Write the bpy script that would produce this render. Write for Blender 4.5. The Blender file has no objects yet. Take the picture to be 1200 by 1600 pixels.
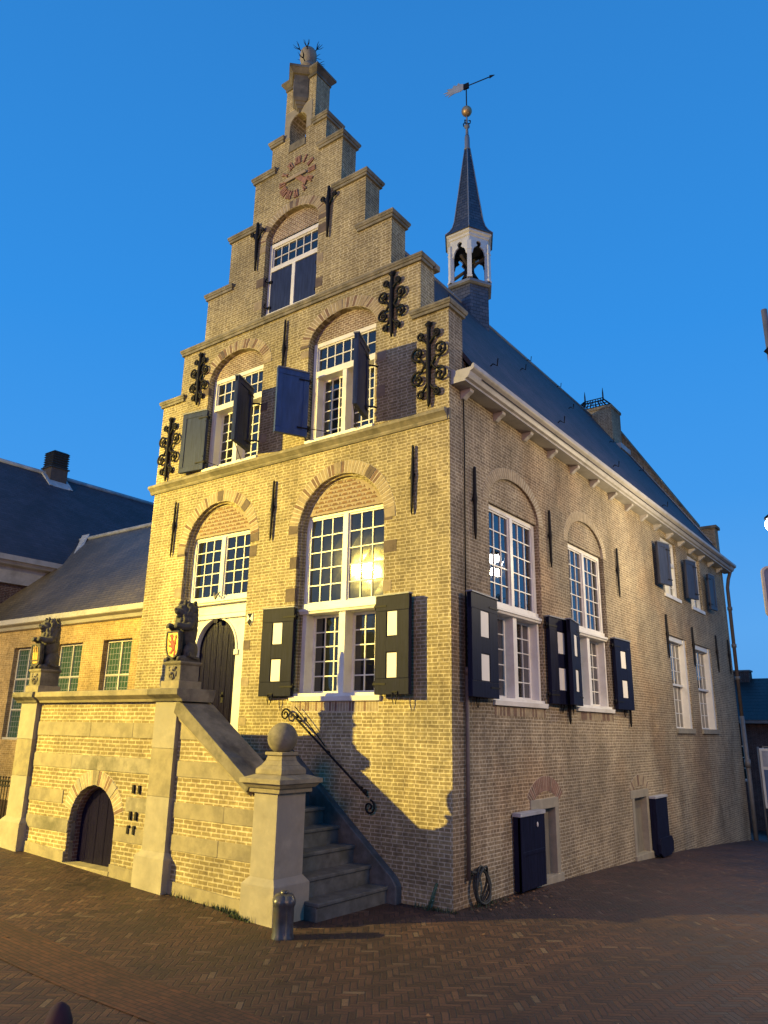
import bpy, bmesh, math, random
from math import sin, cos, pi, radians, sqrt
from mathutils import Vector, Matrix, noise
from mathutils.geometry import tessellate_polygon

random.seed(7)
scene = bpy.context.scene
col = scene.collection

# ------------------------------------------------------------------ camera
cam_data = bpy.data.cameras.new("camera")
cam = bpy.data.objects.new("camera", cam_data)
col.objects.link(cam)
cam_data.sensor_fit = 'VERTICAL'
cam_data.sensor_height = 24.0
cam_data.lens = 24.0 * 1176.435 / 1600.0
cam_data.clip_end = 2000
CAM = Vector((5.94538, -9.80023, 2.4))
yaw, pitch, roll = 0.636607, 0.279831, -0.0169584
fw = Vector((-sin(yaw) * cos(pitch), cos(yaw) * cos(pitch), sin(pitch)))
rt = Vector((cos(yaw), sin(yaw), 0))
dn = fw.cross(rt)
rt2 = rt * cos(roll) + dn * sin(roll)
dn2 = -rt * sin(roll) + dn * cos(roll)
cam.matrix_world = Matrix(((rt2.x, -dn2.x, -fw.x, CAM.x), (rt2.y, -dn2.y, -fw.y, CAM.y),
                           (rt2.z, -dn2.z, -fw.z, CAM.z), (0, 0, 0, 1)))
scene.camera = cam

# ------------------------------------------------------------------ sky
world = bpy.data.worlds.new("World")
scene.world = world
world.use_nodes = True
wn = world.node_tree
wn.nodes.clear()
w_out = wn.nodes.new('ShaderNodeOutputWorld')
w_bg = wn.nodes.new('ShaderNodeBackground')
w_tc = wn.nodes.new('ShaderNodeTexCoord')
w_sep = wn.nodes.new('ShaderNodeSeparateXYZ')
w_rmp = wn.nodes.new('ShaderNodeValToRGB')
wn.links.new(w_tc.outputs['Generated'], w_sep.inputs[0])
wn.links.new(w_sep.outputs['Z'], w_rmp.inputs['Fac'])
wn.links.new(w_rmp.outputs['Color'], w_bg.inputs['Color'])
wn.links.new(w_bg.outputs[0], w_out.inputs['Surface'])
cr = w_rmp.color_ramp
cr.elements[0].position = 0.0
cr.elements[0].color = (0.105, 0.36, 0.78, 1)
cr.elements[1].position = 1.0
cr.elements[1].color = (0.015, 0.14, 0.47, 1)
for p, c in ((0.12, (0.105, 0.385, 0.86, 1)), (0.28, (0.056, 0.325, 0.84, 1)), (0.48, (0.034, 0.280, 0.79, 1)), (0.75, (0.028, 0.225, 0.65, 1))):
    e = cr.elements.new(p)
    e.color = c
w_bg.inputs['Strength'].default_value = 1.0

scene.view_settings.view_transform = 'Standard'
scene.view_settings.look = 'None'
scene.view_settings.exposure = 0.0
scene.view_settings.gamma = 1.0


# ------------------------------------------------------------------ materials
def new_mat(name):
    m = bpy.data.materials.new(name)
    m.use_nodes = True
    nt = m.node_tree
    b = nt.nodes['Principled BSDF']
    return m, nt, b


def nd(nt, typ, **kw):
    n = nt.nodes.new(typ)
    for k, v in kw.items():
        if k.startswith('i_'):
            n.inputs[k[2:].replace('_', ' ')].default_value = v
        else:
            setattr(n, k, v)
    return n


def mth(nt, op, a, b=None, c=None):
    n = nt.nodes.new('ShaderNodeMath')
    n.operation = op
    for i, v in enumerate((a, b, c)):
        if v is None:
            continue
        if isinstance(v, (int, float)):
            n.inputs[i].default_value = v
        else:
            nt.links.new(v, n.inputs[i])
    return n.outputs[0]


def mixc(nt, f, a, b, typ='MIX'):
    n = nt.nodes.new('ShaderNodeMix')
    n.data_type = 'RGBA'
    n.blend_type = typ
    if isinstance(f, (int, float)):
        n.inputs[0].default_value = f
    else:
        nt.links.new(f, n.inputs[0])
    for k, v in ((6, a), (7, b)):
        if isinstance(v, tuple):
            n.inputs[k].default_value = v if len(v) == 4 else v + (1,)
        else:
            nt.links.new(v, n.inputs[k])
    return n.outputs[2]


def ramp(nt, src, stops):
    n = nt.nodes.new('ShaderNodeValToRGB')
    nt.links.new(src, n.inputs['Fac'])
    els = n.color_ramp.elements
    els[0].position, els[0].color = stops[0][0], stops[0][1] if len(stops[0][1]) == 4 else stops[0][1] + (1,)
    els[1].position, els[1].color = stops[-1][0], stops[-1][1] if len(stops[-1][1]) == 4 else stops[-1][1] + (1,)
    for p, c in stops[1:-1]:
        e = els.new(p)
        e.color = c if len(c) == 4 else c + (1,)
    return n.outputs['Color']


def wall_vector(nt, zs=1.0):
    """position projected on the wall it lies on (works for any axis aligned face)"""
    g = nd(nt, 'ShaderNodeNewGeometry')
    sp = nd(nt, 'ShaderNodeSeparateXYZ')
    nt.links.new(g.outputs['Position'], sp.inputs[0])
    sn = nd(nt, 'ShaderNodeSeparateXYZ')
    nt.links.new(g.outputs['Normal'], sn.inputs[0])
    ax = mth(nt, 'ABSOLUTE', sn.outputs[0])
    ay = mth(nt, 'ABSOLUTE', sn.outputs[1])
    fx = mth(nt, 'GREATER_THAN', ax, ay)
    d = mth(nt, 'SUBTRACT', sp.outputs[1], sp.outputs[0])
    u = mth(nt, 'MULTIPLY_ADD', fx, d, sp.outputs[0])
    c = nd(nt, 'ShaderNodeCombineXYZ')
    nt.links.new(u, c.inputs[0])
    if zs != 1.0:
        nt.links.new(mth(nt, 'MULTIPLY', sp.outputs[2], zs), c.inputs[1])
    else:
        nt.links.new(sp.outputs[2], c.inputs[1])
    return c.outputs[0], g.outputs['Position']


def brick_mat(name, c1, c2, mortar, bw=0.205, rh=0.0565, ms=0.0085, stain=0.35, bump=0.6, cross=True, patch=None):
    m, nt, b = new_mat(name)
    vec, pos = wall_vector(nt)
    # slight waviness of the hand made courses
    nz = nd(nt, 'ShaderNodeTexNoise', i_Scale=1.3, i_Detail=2.0)
    nt.links.new(pos, nz.inputs['Vector'])
    off = nd(nt, 'ShaderNodeVectorMath', operation='MULTIPLY_ADD')
    nt.links.new(nz.outputs['Color'], off.inputs[0])
    off.inputs[1].default_value = (0.03, 0.028, 0)
    nt.links.new(vec, off.inputs[2])
    br = nd(nt, 'ShaderNodeTexBrick')
    br.offset = 0.5 if not cross else 0.25
    br.offset_frequency = 2
    if cross:
        br.squash = 0.5
        br.squash_frequency = 2
    nt.links.new(off.outputs[0], br.inputs['Vector'])
    br.inputs['Scale'].default_value = 1
    br.inputs['Mortar Size'].default_value = ms
    br.inputs['Mortar Smooth'].default_value = 0.15
    br.inputs['Bias'].default_value = 0.0
    br.inputs['Brick Width'].default_value = bw
    br.inputs['Row Height'].default_value = rh
    br.inputs['Color1'].default_value = c1 + (1,)
    br.inputs['Color2'].default_value = c2 + (1,)
    br.inputs['Mortar'].default_value = mortar + (1,)
    n2 = nd(nt, 'ShaderNodeTexNoise', i_Scale=0.55, i_Detail=6.0, i_Roughness=0.65)
    nt.links.new(pos, n2.inputs['Vector'])
    st = ramp(nt, n2.outputs['Fac'], [(0.35, (1 - stain,) * 3), (0.62, (1.08, 1.06, 1.02))])
    c = mixc(nt, 1.0, br.outputs['Color'], st, 'MULTIPLY')
    n3 = nd(nt, 'ShaderNodeTexNoise', i_Scale=16.0, i_Detail=3.0)
    nt.links.new(pos, n3.inputs['Vector'])
    st3 = ramp(nt, n3.outputs['Fac'], [(0.3, (0.72, 0.68, 0.66)), (0.7, (1.22, 1.2, 1.18))])
    c = mixc(nt, 1.0, c, st3, 'MULTIPLY')
    n5 = nd(nt, 'ShaderNodeTexNoise', i_Scale=4.5, i_Detail=4.0, i_Roughness=0.7)
    nt.links.new(pos, n5.inputs['Vector'])
    c = mixc(nt, 1.0, c, ramp(nt, n5.outputs['Fac'], [(0.3, (0.74, 0.73, 0.72)), (0.5, (1, 1, 1)), (0.7, (1.16, 1.17, 1.18))]), 'MULTIPLY')
    ns_ = nd(nt, 'ShaderNodeTexNoise', i_Scale=1.0, i_Detail=5.0, i_Roughness=0.6)
    ms2 = nd(nt, 'ShaderNodeMapping')
    ms2.inputs['Scale'].default_value = (1.3, 1.3, 0.45)
    nt.links.new(pos, ms2.inputs[0])
    nt.links.new(ms2.outputs[0], ns_.inputs['Vector'])
    c = mixc(nt, 1.0, c, ramp(nt, ns_.outputs['Fac'], [(0.33, (0.76, 0.74, 0.70)), (0.5, (1, 1, 1)), (0.68, (1.1, 1.1, 1.08))]), 'MULTIPLY')
    if patch:   # reddish repairs in irregular patches
        n4 = nd(nt, 'ShaderNodeTexNoise', i_Scale=0.4, i_Detail=3.0)
        mp = nd(nt, 'ShaderNodeMapping')
        mp.inputs['Location'].default_value = (3.1, 7.7, 1.3)
        nt.links.new(pos, mp.inputs[0])
        nt.links.new(mp.outputs[0], n4.inputs['Vector'])
        pf = ramp(nt, n4.outputs['Fac'], [(0.52, (0, 0, 0)), (0.66, (1, 1, 1))])
        tint = mixc(nt, 1.0, c, patch, 'MULTIPLY')
        c = mixc(nt, pf, c, tint)
    nt.links.new(c, b.inputs['Base Color'])
    b.inputs['Roughness'].default_value = 0.88
    bp = nd(nt, 'ShaderNodeBump', i_Strength=bump, i_Distance=0.01)
    h = mth(nt, 'SUBTRACT', mth(nt, 'MULTIPLY', n3.outputs['Fac'], 0.5), br.outputs['Fac'])
    nt.links.new(h, bp.inputs['Height'])
    nt.links.new(bp.outputs[0], b.inputs['Normal'])
    return m


def plain(name, c, rough=0.6, var=0.15, scale=6.0, bump=0.15, dirt=None, metallic=0.0, coat=0.0, stretch=None, spec=None):
    m, nt, b = new_mat(name)
    g = nd(nt, 'ShaderNodeNewGeometry')
    src = g.outputs['Position']
    if stretch:
        mp = nd(nt, 'ShaderNodeMapping')
        mp.inputs['Scale'].default_value = stretch
        nt.links.new(src, mp.inputs[0])
        src = mp.outputs[0]
    n = nd(nt, 'ShaderNodeTexNoise', i_Scale=scale, i_Detail=5.0, i_Roughness=0.6)
    nt.links.new(src, n.inputs['Vector'])
    lo = tuple(x * (1 - var) for x in c)
    hi = tuple(min(1, x * (1 + var)) for x in c)
    cc = ramp(nt, n.outputs['Fac'], [(0.3, lo), (0.7, hi)])
    if dirt:
        n2 = nd(nt, 'ShaderNodeTexNoise', i_Scale=1.7, i_Detail=7.0, i_Roughness=0.7)
        nt.links.new(g.outputs['Position'], n2.inputs['Vector'])
        f = ramp(nt, n2.outputs['Fac'], [(0.48, (0, 0, 0)), (0.66, (1, 1, 1))])
        cc = mixc(nt, f, cc, dirt)
    nt.links.new(cc, b.inputs['Base Color'])
    b.inputs['Roughness'].default_value = rough
    b.inputs['Metallic'].default_value = metallic
    b.inputs['Coat Weight'].default_value = coat
    if spec is not None:
        b.inputs['Specular IOR Level'].default_value = spec
    if bump:
        bp = nd(nt, 'ShaderNodeBump', i_Strength=bump, i_Distance=0.01)
        nt.links.new(n.outputs['Fac'], bp.inputs['Height'])
        nt.links.new(bp.outputs[0], b.inputs['Normal'])
    return m


def slate_mat(name, c1, c2, gap, bw=0.28, rh=0.16, rough=0.5, zs=1.21):
    m, nt, b = new_mat(name)
    vec, pos = wall_vector(nt, zs)
    br = nd(nt, 'ShaderNodeTexBrick')
    nt.links.new(vec, br.inputs['Vector'])
    br.inputs['Scale'].default_value = 1
    br.inputs['Mortar Size'].default_value = 0.006
    br.inputs['Brick Width'].default_value = bw
    br.inputs['Row Height'].default_value = rh
    br.inputs['Color1'].default_value = c1 + (1,)
    br.inputs['Color2'].default_value = c2 + (1,)
    br.inputs['Mortar'].default_value = gap + (1,)
    n = nd(nt, 'ShaderNodeTexNoise', i_Scale=0.8, i_Detail=5.0)
    mp = nd(nt, 'ShaderNodeMapping')
    mp.inputs['Scale'].default_value = (1, 1, 0.35)
    nt.links.new(pos, mp.inputs[0])
    nt.links.new(mp.outputs[0], n.inputs['Vector'])
    st = ramp(nt, n.outputs['Fac'], [(0.35, (0.75, 0.75, 0.75)), (0.7, (1.35, 1.3, 1.3))])
    nt.links.new(mixc(nt, 1.0, br.outputs['Color'], st, 'MULTIPLY'), b.inputs['Base Color'])
    b.inputs['Roughness'].default_value = rough
    bp = nd(nt, 'ShaderNodeBump', i_Strength=0.9, i_Distance=0.02)
    sx = nd(nt, 'ShaderNodeSeparateXYZ')
    nt.links.new(vec, sx.inputs[0])
    saw = mth(nt, 'FRACT', mth(nt, 'DIVIDE', sx.outputs[1], rh))
    nt.links.new(mth(nt, 'SUBTRACT', mth(nt, 'MULTIPLY', saw, -0.8), br.outputs['Fac']), bp.inputs['Height'])
    nt.links.new(bp.outputs[0], b.inputs['Normal'])
    return m


def paving_mat(name, cell=0.068, ang=-36.5, cols=None):
    """herringbone clinkers, a 3:1 brick over three cells"""
    m, nt, b = new_mat(name)
    g = nd(nt, 'ShaderNodeNewGeometry')
    nw = nd(nt, 'ShaderNodeTexNoise', i_Scale=1.1, i_Detail=2.0)
    nt.links.new(g.outputs['Position'], nw.inputs['Vector'])
    wv = nd(nt, 'ShaderNodeVectorMath', operation='MULTIPLY_ADD')
    nt.links.new(nw.outputs['Color'], wv.inputs[0])
    wv.inputs[1].default_value = (0.09, 0.09, 0)
    nt.links.new(g.outputs['Position'], wv.inputs[2])
    mp = nd(nt, 'ShaderNodeMapping')
    mp.inputs['Rotation'].default_value = (0, 0, radians(ang))
    mp.inputs['Scale'].default_value = (1 / cell, 1 / cell, 1 / cell)
    nt.links.new(wv.outputs[0], mp.inputs[0])
    s = nd(nt, 'ShaderNodeSeparateXYZ')
    nt.links.new(mp.outputs[0], s.inputs[0])
    x, y = s.outputs[0], s.outputs[1]
    ix, iy = mth(nt, 'FLOOR', x), mth(nt, 'FLOOR', y)
    fx, fy = mth(nt, 'SUBTRACT', x, ix), mth(nt, 'SUBTRACT', y, iy)
    k = mth(nt, 'FLOORED_MODULO', mth(nt, 'SUBTRACT', ix, iy), 6.0)
    hor = mth(nt, 'LESS_THAN', k, 2.5)
    ver = mth(nt, 'SUBTRACT', 1.0, hor)

    def isk(v):
        return mth(nt, 'COMPARE', k, float(v), 0.1)
    dL = mth(nt, 'ADD', fx, mth(nt, 'SUBTRACT', hor, isk(0)))
    dR = mth(nt, 'ADD', mth(nt, 'SUBTRACT', 1.0, fx), mth(nt, 'SUBTRACT', hor, isk(2)))
    dB = mth(nt, 'ADD', fy, mth(nt, 'SUBTRACT', ver, isk(5)))
    dT = mth(nt, 'ADD', mth(nt, 'SUBTRACT', 1.0, fy), mth(nt, 'SUBTRACT', ver, isk(3)))
    dd = mth(nt, 'MINIMUM', mth(nt, 'MINIMUM', dL, dR), mth(nt, 'MINIMUM', dB, dT))
    idx = mth(nt, 'SUBTRACT', ix, mth(nt, 'MULTIPLY', hor, k))
    idy = mth(nt, 'SUBTRACT', iy, mth(nt, 'MULTIPLY', ver, mth(nt, 'SUBTRACT', 5.0, k)))
    cb = nd(nt, 'ShaderNodeCombineXYZ')
    nt.links.new(idx, cb.inputs[0])
    nt.links.new(idy, cb.inputs[1])
    nt.links.new(ver, cb.inputs[2])
    wn_ = nd(nt, 'ShaderNodeTexWhiteNoise')
    nt.links.new(cb.outputs[0], wn_.inputs['Vector'])
    cols = cols or [(0, (0.029, 0.013, 0.009)), (0.4, (0.044, 0.019, 0.012)), (0.8, (0.060, 0.026, 0.015)), (0.96, (0.074, 0.036, 0.021)), (1, (0.10, 0.068, 0.045))]
    bc = ramp(nt, wn_.outputs['Value'], cols)
    n2 = nd(nt, 'ShaderNodeTexNoise', i_Scale=0.7, i_Detail=6.0)
    nt.links.new(g.outputs['Position'], n2.inputs['Vector'])
    st = ramp(nt, n2.outputs['Fac'], [(0.35, (0.6, 0.6, 0.62)), (0.65, (1.2, 1.15, 1.1))])
    bc = mixc(nt, 1.0, bc, st, 'MULTIPLY')
    n3 = nd(nt, 'ShaderNodeTexNoise', i_Scale=45.0, i_Detail=3.0)
    nt.links.new(g.outputs['Position'], n3.inputs['Vector'])
    bc = mixc(nt, 1.0, bc, ramp(nt, n3.outputs['Fac'], [(0.3, (0.75,) * 3), (0.7, (1.25,) * 3)]), 'MULTIPLY')
    joint = mth(nt, 'MULTIPLY', dd, 7.0)
    jf = nd(nt, 'ShaderNodeClamp')
    nt.links.new(joint, jf.inputs[0])
    cc = mixc(nt, jf.outputs[0], (0.010, 0.008, 0.006), bc)
    nt.links.new(cc, b.inputs['Base Color'])
    rr = mth(nt, 'MULTIPLY_ADD', wn_.outputs['Value'], 0.2, 0.62)
    nt.links.new(rr, b.inputs['Roughness'])
    bp = nd(nt, 'ShaderNodeBump', i_Strength=0.4, i_Distance=0.01)
    hh = mth(nt, 'ADD', jf.outputs[0], mth(nt, 'MULTIPLY', wn_.outputs['Value'], 0.5))
    hh = mth(nt, 'ADD', hh, mth(nt, 'MULTIPLY', n3.outputs['Fac'], 0.35))
    nt.links.new(hh, bp.inputs['Height'])
    nt.links.new(bp.outputs[0], b.inputs['Normal'])
    return m


def glass_mat(name, base=(0.012, 0.014, 0.016), ior=1.75, rough=0.02, wob=0.12):
    m, nt, b = new_mat(name)
    g = nd(nt, 'ShaderNodeNewGeometry')
    n = nd(nt, 'ShaderNodeTexNoise', i_Scale=3.2, i_Detail=1.5)
    nt.links.new(g.outputs['Position'], n.inputs['Vector'])
    bp = nd(nt, 'ShaderNodeBump', i_Strength=wob, i_Distance=0.03)
    nt.links.new(n.outputs['Fac'], bp.inputs['Height'])
    nt.links.new(bp.outputs[0], b.inputs['Normal'])
    b.inputs['Base Color'].default_value = base + (1,)
    b.inputs['Roughness'].default_value = rough
    b.inputs['IOR'].default_value = ior
    return m


def emit(name, c, s):
    m, nt, b = new_mat(name)
    b.inputs['Base Color'].default_value = (0.8, 0.8, 0.8, 1)
    b.inputs['Emission Color'].default_value = c + (1,)
    b.inputs['Emission Strength'].default_value = s
    return m


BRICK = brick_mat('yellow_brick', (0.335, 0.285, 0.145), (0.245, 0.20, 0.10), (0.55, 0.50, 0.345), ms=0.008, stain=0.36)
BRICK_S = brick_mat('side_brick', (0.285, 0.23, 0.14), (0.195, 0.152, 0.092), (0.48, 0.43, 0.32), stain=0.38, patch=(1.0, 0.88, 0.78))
BRICK_ST = brick_mat('stair_brick', (0.29, 0.24, 0.115), (0.22, 0.175, 0.082), (0.47, 0.42, 0.28), bw=0.20, rh=0.062, ms=0.011, cross=False)
BRICK_AN = brick_mat('annex_brick', (0.42, 0.30, 0.13), (0.31, 0.22, 0.09), (0.50, 0.40, 0.25), ms=0.006)
BRICK_RED = brick_mat('dark_red_brick', (0.10, 0.045, 0.035), (0.065, 0.032, 0.028), (0.16, 0.13, 0.12), stain=0.3)
BRICK_TYM = brick_mat('infill_brick', (0.27, 0.19, 0.12), (0.2, 0.13, 0.085), (0.5, 0.45, 0.37), bw=0.12, rh=0.05, ms=0.009, cross=False)
VOUSS = plain('voussoir_brick', (0.32, 0.255, 0.155), 0.85, 0.3, 9.0, 0.3)
VOUSS2 = plain('voussoir_brick_brown', (0.17, 0.105, 0.07), 0.85, 0.3, 9.0, 0.3)
MORTAR = plain('mortar', (0.52, 0.46, 0.35), 0.95, 0.2, 20.0, 0.2)
PINK = plain('pink_plaster', (0.33, 0.265, 0.185), 0.9, 0.15, 14.0, 0.2)
TYMRED = plain('tympanum_red_brick', (0.20, 0.115, 0.06), 0.85, 0.3, 12.0, 0.2)
COPING = plain('coping_stone', (0.23, 0.205, 0.145), 0.85, 0.35, 5.0, 0.4, dirt=(0.11, 0.10, 0.065))
STONE = plain('sandstone', (0.25, 0.215, 0.135), 0.85, 0.22, 5.0, 0.35, dirt=(0.15, 0.13, 0.09))
STONE_D = plain('weathered_stone', (0.17, 0.15, 0.105), 0.88, 0.35, 4.0, 0.4, dirt=(0.06, 0.055, 0.042))
STONE_L = plain('pale_stone', (0.28, 0.25, 0.185), 0.85, 0.18, 5.0, 0.3, dirt=(0.25, 0.23, 0.18))
QUOIN = plain('brown_quoin_stone', (0.12, 0.09, 0.07), 0.88, 0.3, 7.0, 0.3)
QUOIN_L = plain('tan_quoin_stone', (0.28, 0.225, 0.15), 0.88, 0.25, 7.0, 0.3)
BLUESTONE = plain('blue_stone_step', (0.085, 0.09, 0.085), 0.7, 0.4, 6.0, 0.45, dirt=(0.04, 0.047, 0.038))
LIONSTONE = plain('lion_stone', (0.06, 0.055, 0.045), 0.8, 0.45, 14.0, 0.8, dirt=(0.045, 0.043, 0.036))
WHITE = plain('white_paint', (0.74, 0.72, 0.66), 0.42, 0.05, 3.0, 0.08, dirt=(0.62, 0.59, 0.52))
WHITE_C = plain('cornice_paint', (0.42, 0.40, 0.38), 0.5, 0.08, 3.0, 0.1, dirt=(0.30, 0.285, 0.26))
CREAM = plain('cream_paint', (0.80, 0.76, 0.66), 0.5, 0.04, 3.0, 0.05)
NAVY = plain('navy_paint', (0.010, 0.0115, 0.028), 0.5, 0.35, 5.0, 0.2, stretch=(6, 6, 0.6), spec=0.07)
NAVY_UP = plain('blue_grey_paint', (0.022, 0.034, 0.09), 0.5, 0.35, 4.0, 0.2, stretch=(6, 6, 0.5), spec=0.12)
SLATEBLUE = plain('faded_blue_paint', (0.035, 0.04, 0.065), 0.5, 0.3, 4.0, 0.15, stretch=(3, 3, 0.5))
SKYLIT_UP = plain('skylit_paint', (0.035, 0.072, 0.20), 0.5, 0.25, 4.0, 0.15, stretch=(3, 3, 0.5))  # shutter paint made bluer, holds the sky light falling on one leaf
NAVY_DOOR = plain('door_paint', (0.005, 0.0038, 0.018), 0.25, 0.3, 6.0, 0.5, stretch=(9, 9, 0.5), spec=0.16)
IRON = plain('wrought_iron', (0.010, 0.009, 0.009), 0.6, 0.3, 20.0, 0.3, spec=0.2)
LEAD = plain('lead_sheet', (0.20, 0.21, 0.23), 0.5, 0.2, 3.0, 0.15)
LEAD_L = plain('lead_flashing', (0.34, 0.35, 0.37), 0.5, 0.25, 3.0, 0.15)
SLATE = slate_mat('slate_roof', (0.019, 0.014, 0.019), (0.048, 0.035, 0.046), (0.012, 0.010, 0.012), bw=0.25, rh=0.17, rough=0.65)
SLATE_T = slate_mat('slate_turret', (0.05, 0.055, 0.075), (0.085, 0.09, 0.11), (0.022, 0.024, 0.032), bw=0.17, rh=0.11, zs=1.0)
SLATE_A = slate_mat('annex_slate', (0.070, 0.058, 0.040), (0.098, 0.082, 0.056), (0.025, 0.022, 0.022), bw=0.22, rh=0.13, zs=1.4)
SLATE_B = slate_mat('far_slate', (0.03, 0.024, 0.034), (0.048, 0.038, 0.052), (0.018, 0.018, 0.022), rough=0.7, zs=1.41)
GLASS = glass_mat('old_glass', rough=0.045, wob=0.06)
GLASS_SIDE = glass_mat('side_glass', (0.008, 0.009, 0.01), ior=2.3, wob=0.08)
GLASS_GREEN = glass_mat('leaded_green_glass', (0.035, 0.075, 0.055), ior=1.5, rough=0.12, wob=0.3)
GOLD = plain('gilding', (0.85, 0.52, 0.12), 0.35, 0.2, 20.0, 0.2, metallic=0.55)
BALLGOLD = plain('weathered_gold_ball', (0.45, 0.30, 0.16), 0.45, 0.35, 6.0, 0.2, metallic=0.6)
RED = plain('heraldic_red', (0.33, 0.035, 0.015), 0.55, 0.25, 20.0, 0.2)
CLOCKRED = plain('clock_numeral_red', (0.27, 0.14, 0.09), 0.7, 0.3, 20.0, 0.2)
PIPE = plain('zinc_pipe', (0.16, 0.155, 0.15), 0.5, 0.25, 5.0, 0.1)
PIPE_BR = plain('brown_pipe', (0.11, 0.085, 0.07), 0.6, 0.25, 8.0, 0.15)
BOLLARD = plain('bollard_iron', (0.05, 0.052, 0.055), 0.32, 0.4, 10.0, 0.4, dirt=(0.09, 0.06, 0.04))
MAROON = plain('maroon_paint', (0.03, 0.006, 0.008), 0.8, 0.3, 10.0, 0.1)
RUBBER = plain('dark_hose', (0.03, 0.034, 0.028), 0.7, 0.3, 30.0, 0.2)
GREENP = plain('green_stake', (0.02, 0.06, 0.035), 0.6, 0.3, 12.0, 0.1)
LEAFM = plain('leaf', (0.035, 0.055, 0.02), 0.7, 0.5, 5.0, 0.1)
LITTER = plain('fallen_leaf', (0.19, 0.10, 0.04), 0.8, 0.5, 9.0, 0.1)
BARK = plain('bark', (0.06, 0.045, 0.035), 0.9, 0.3, 8.0, 0.5)
BLACKV = plain('louvre_and_shade_black', (0.02, 0.019, 0.02), 0.6, 0.2, 8.0, 0.1)  # real louvres, and the painted shade inside the bell turret
WOODPALE = plain('old_pale_boards', (0.19, 0.17, 0.13), 0.8, 0.25, 7.0, 0.2, stretch=(3, 3, 0.5))
PAVE = paving_mat('herringbone_clinker')
PAVE_BAND = brick_mat('band_clinker', (0.085, 0.030, 0.014), (0.055, 0.021, 0.012), (0.014, 0.011, 0.008), bw=0.2, rh=0.06, ms=0.006, cross=False)
# the band lies flat, so it is laid out in plan
for _n in list(PAVE_BAND.node_tree.nodes):
    if _n.type == 'COMBXYZ':
        _nt = PAVE_BAND.node_tree
        _g = nd(_nt, 'ShaderNodeNewGeometry')
        _m = nd(_nt, 'ShaderNodeMapping')
        _m.inputs['Rotation'].default_value = (0, 0, 0)
        _nt.links.new(_g.outputs['Position'], _m.inputs[0])
        _s = nd(_nt, 'ShaderNodeSeparateXYZ')
        _nt.links.new(_m.outputs[0], _s.inputs[0])
        _nt.links.new(_s.outputs[0], _n.inputs[0])
        _nt.links.new(_s.outputs[1], _n.inputs[1])


# ------------------------------------------------------------------ mesh builder
class Frame:
    """u along, d into the wall, z up"""
    def __init__(s, o=(0, 0, 0), U=(1, 0, 0), D=(0, 1, 0), Z=(0, 0, 1)):
        s.o, s.U, s.D, s.Z = Vector(o), Vector(U).normalized(), Vector(D).normalized(), Vector(Z).normalized()

    def __call__(s, u, d, z):
        return s.o + s.U * u + s.D * d + s.Z * z


WORLDF = Frame()
FRONT = Frame()                                   # town hall front, y = 0
SIDE = Frame((0, 0, 0), (0, 1, 0), (-1, 0, 0))    # town hall right flank, x = 0


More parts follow.
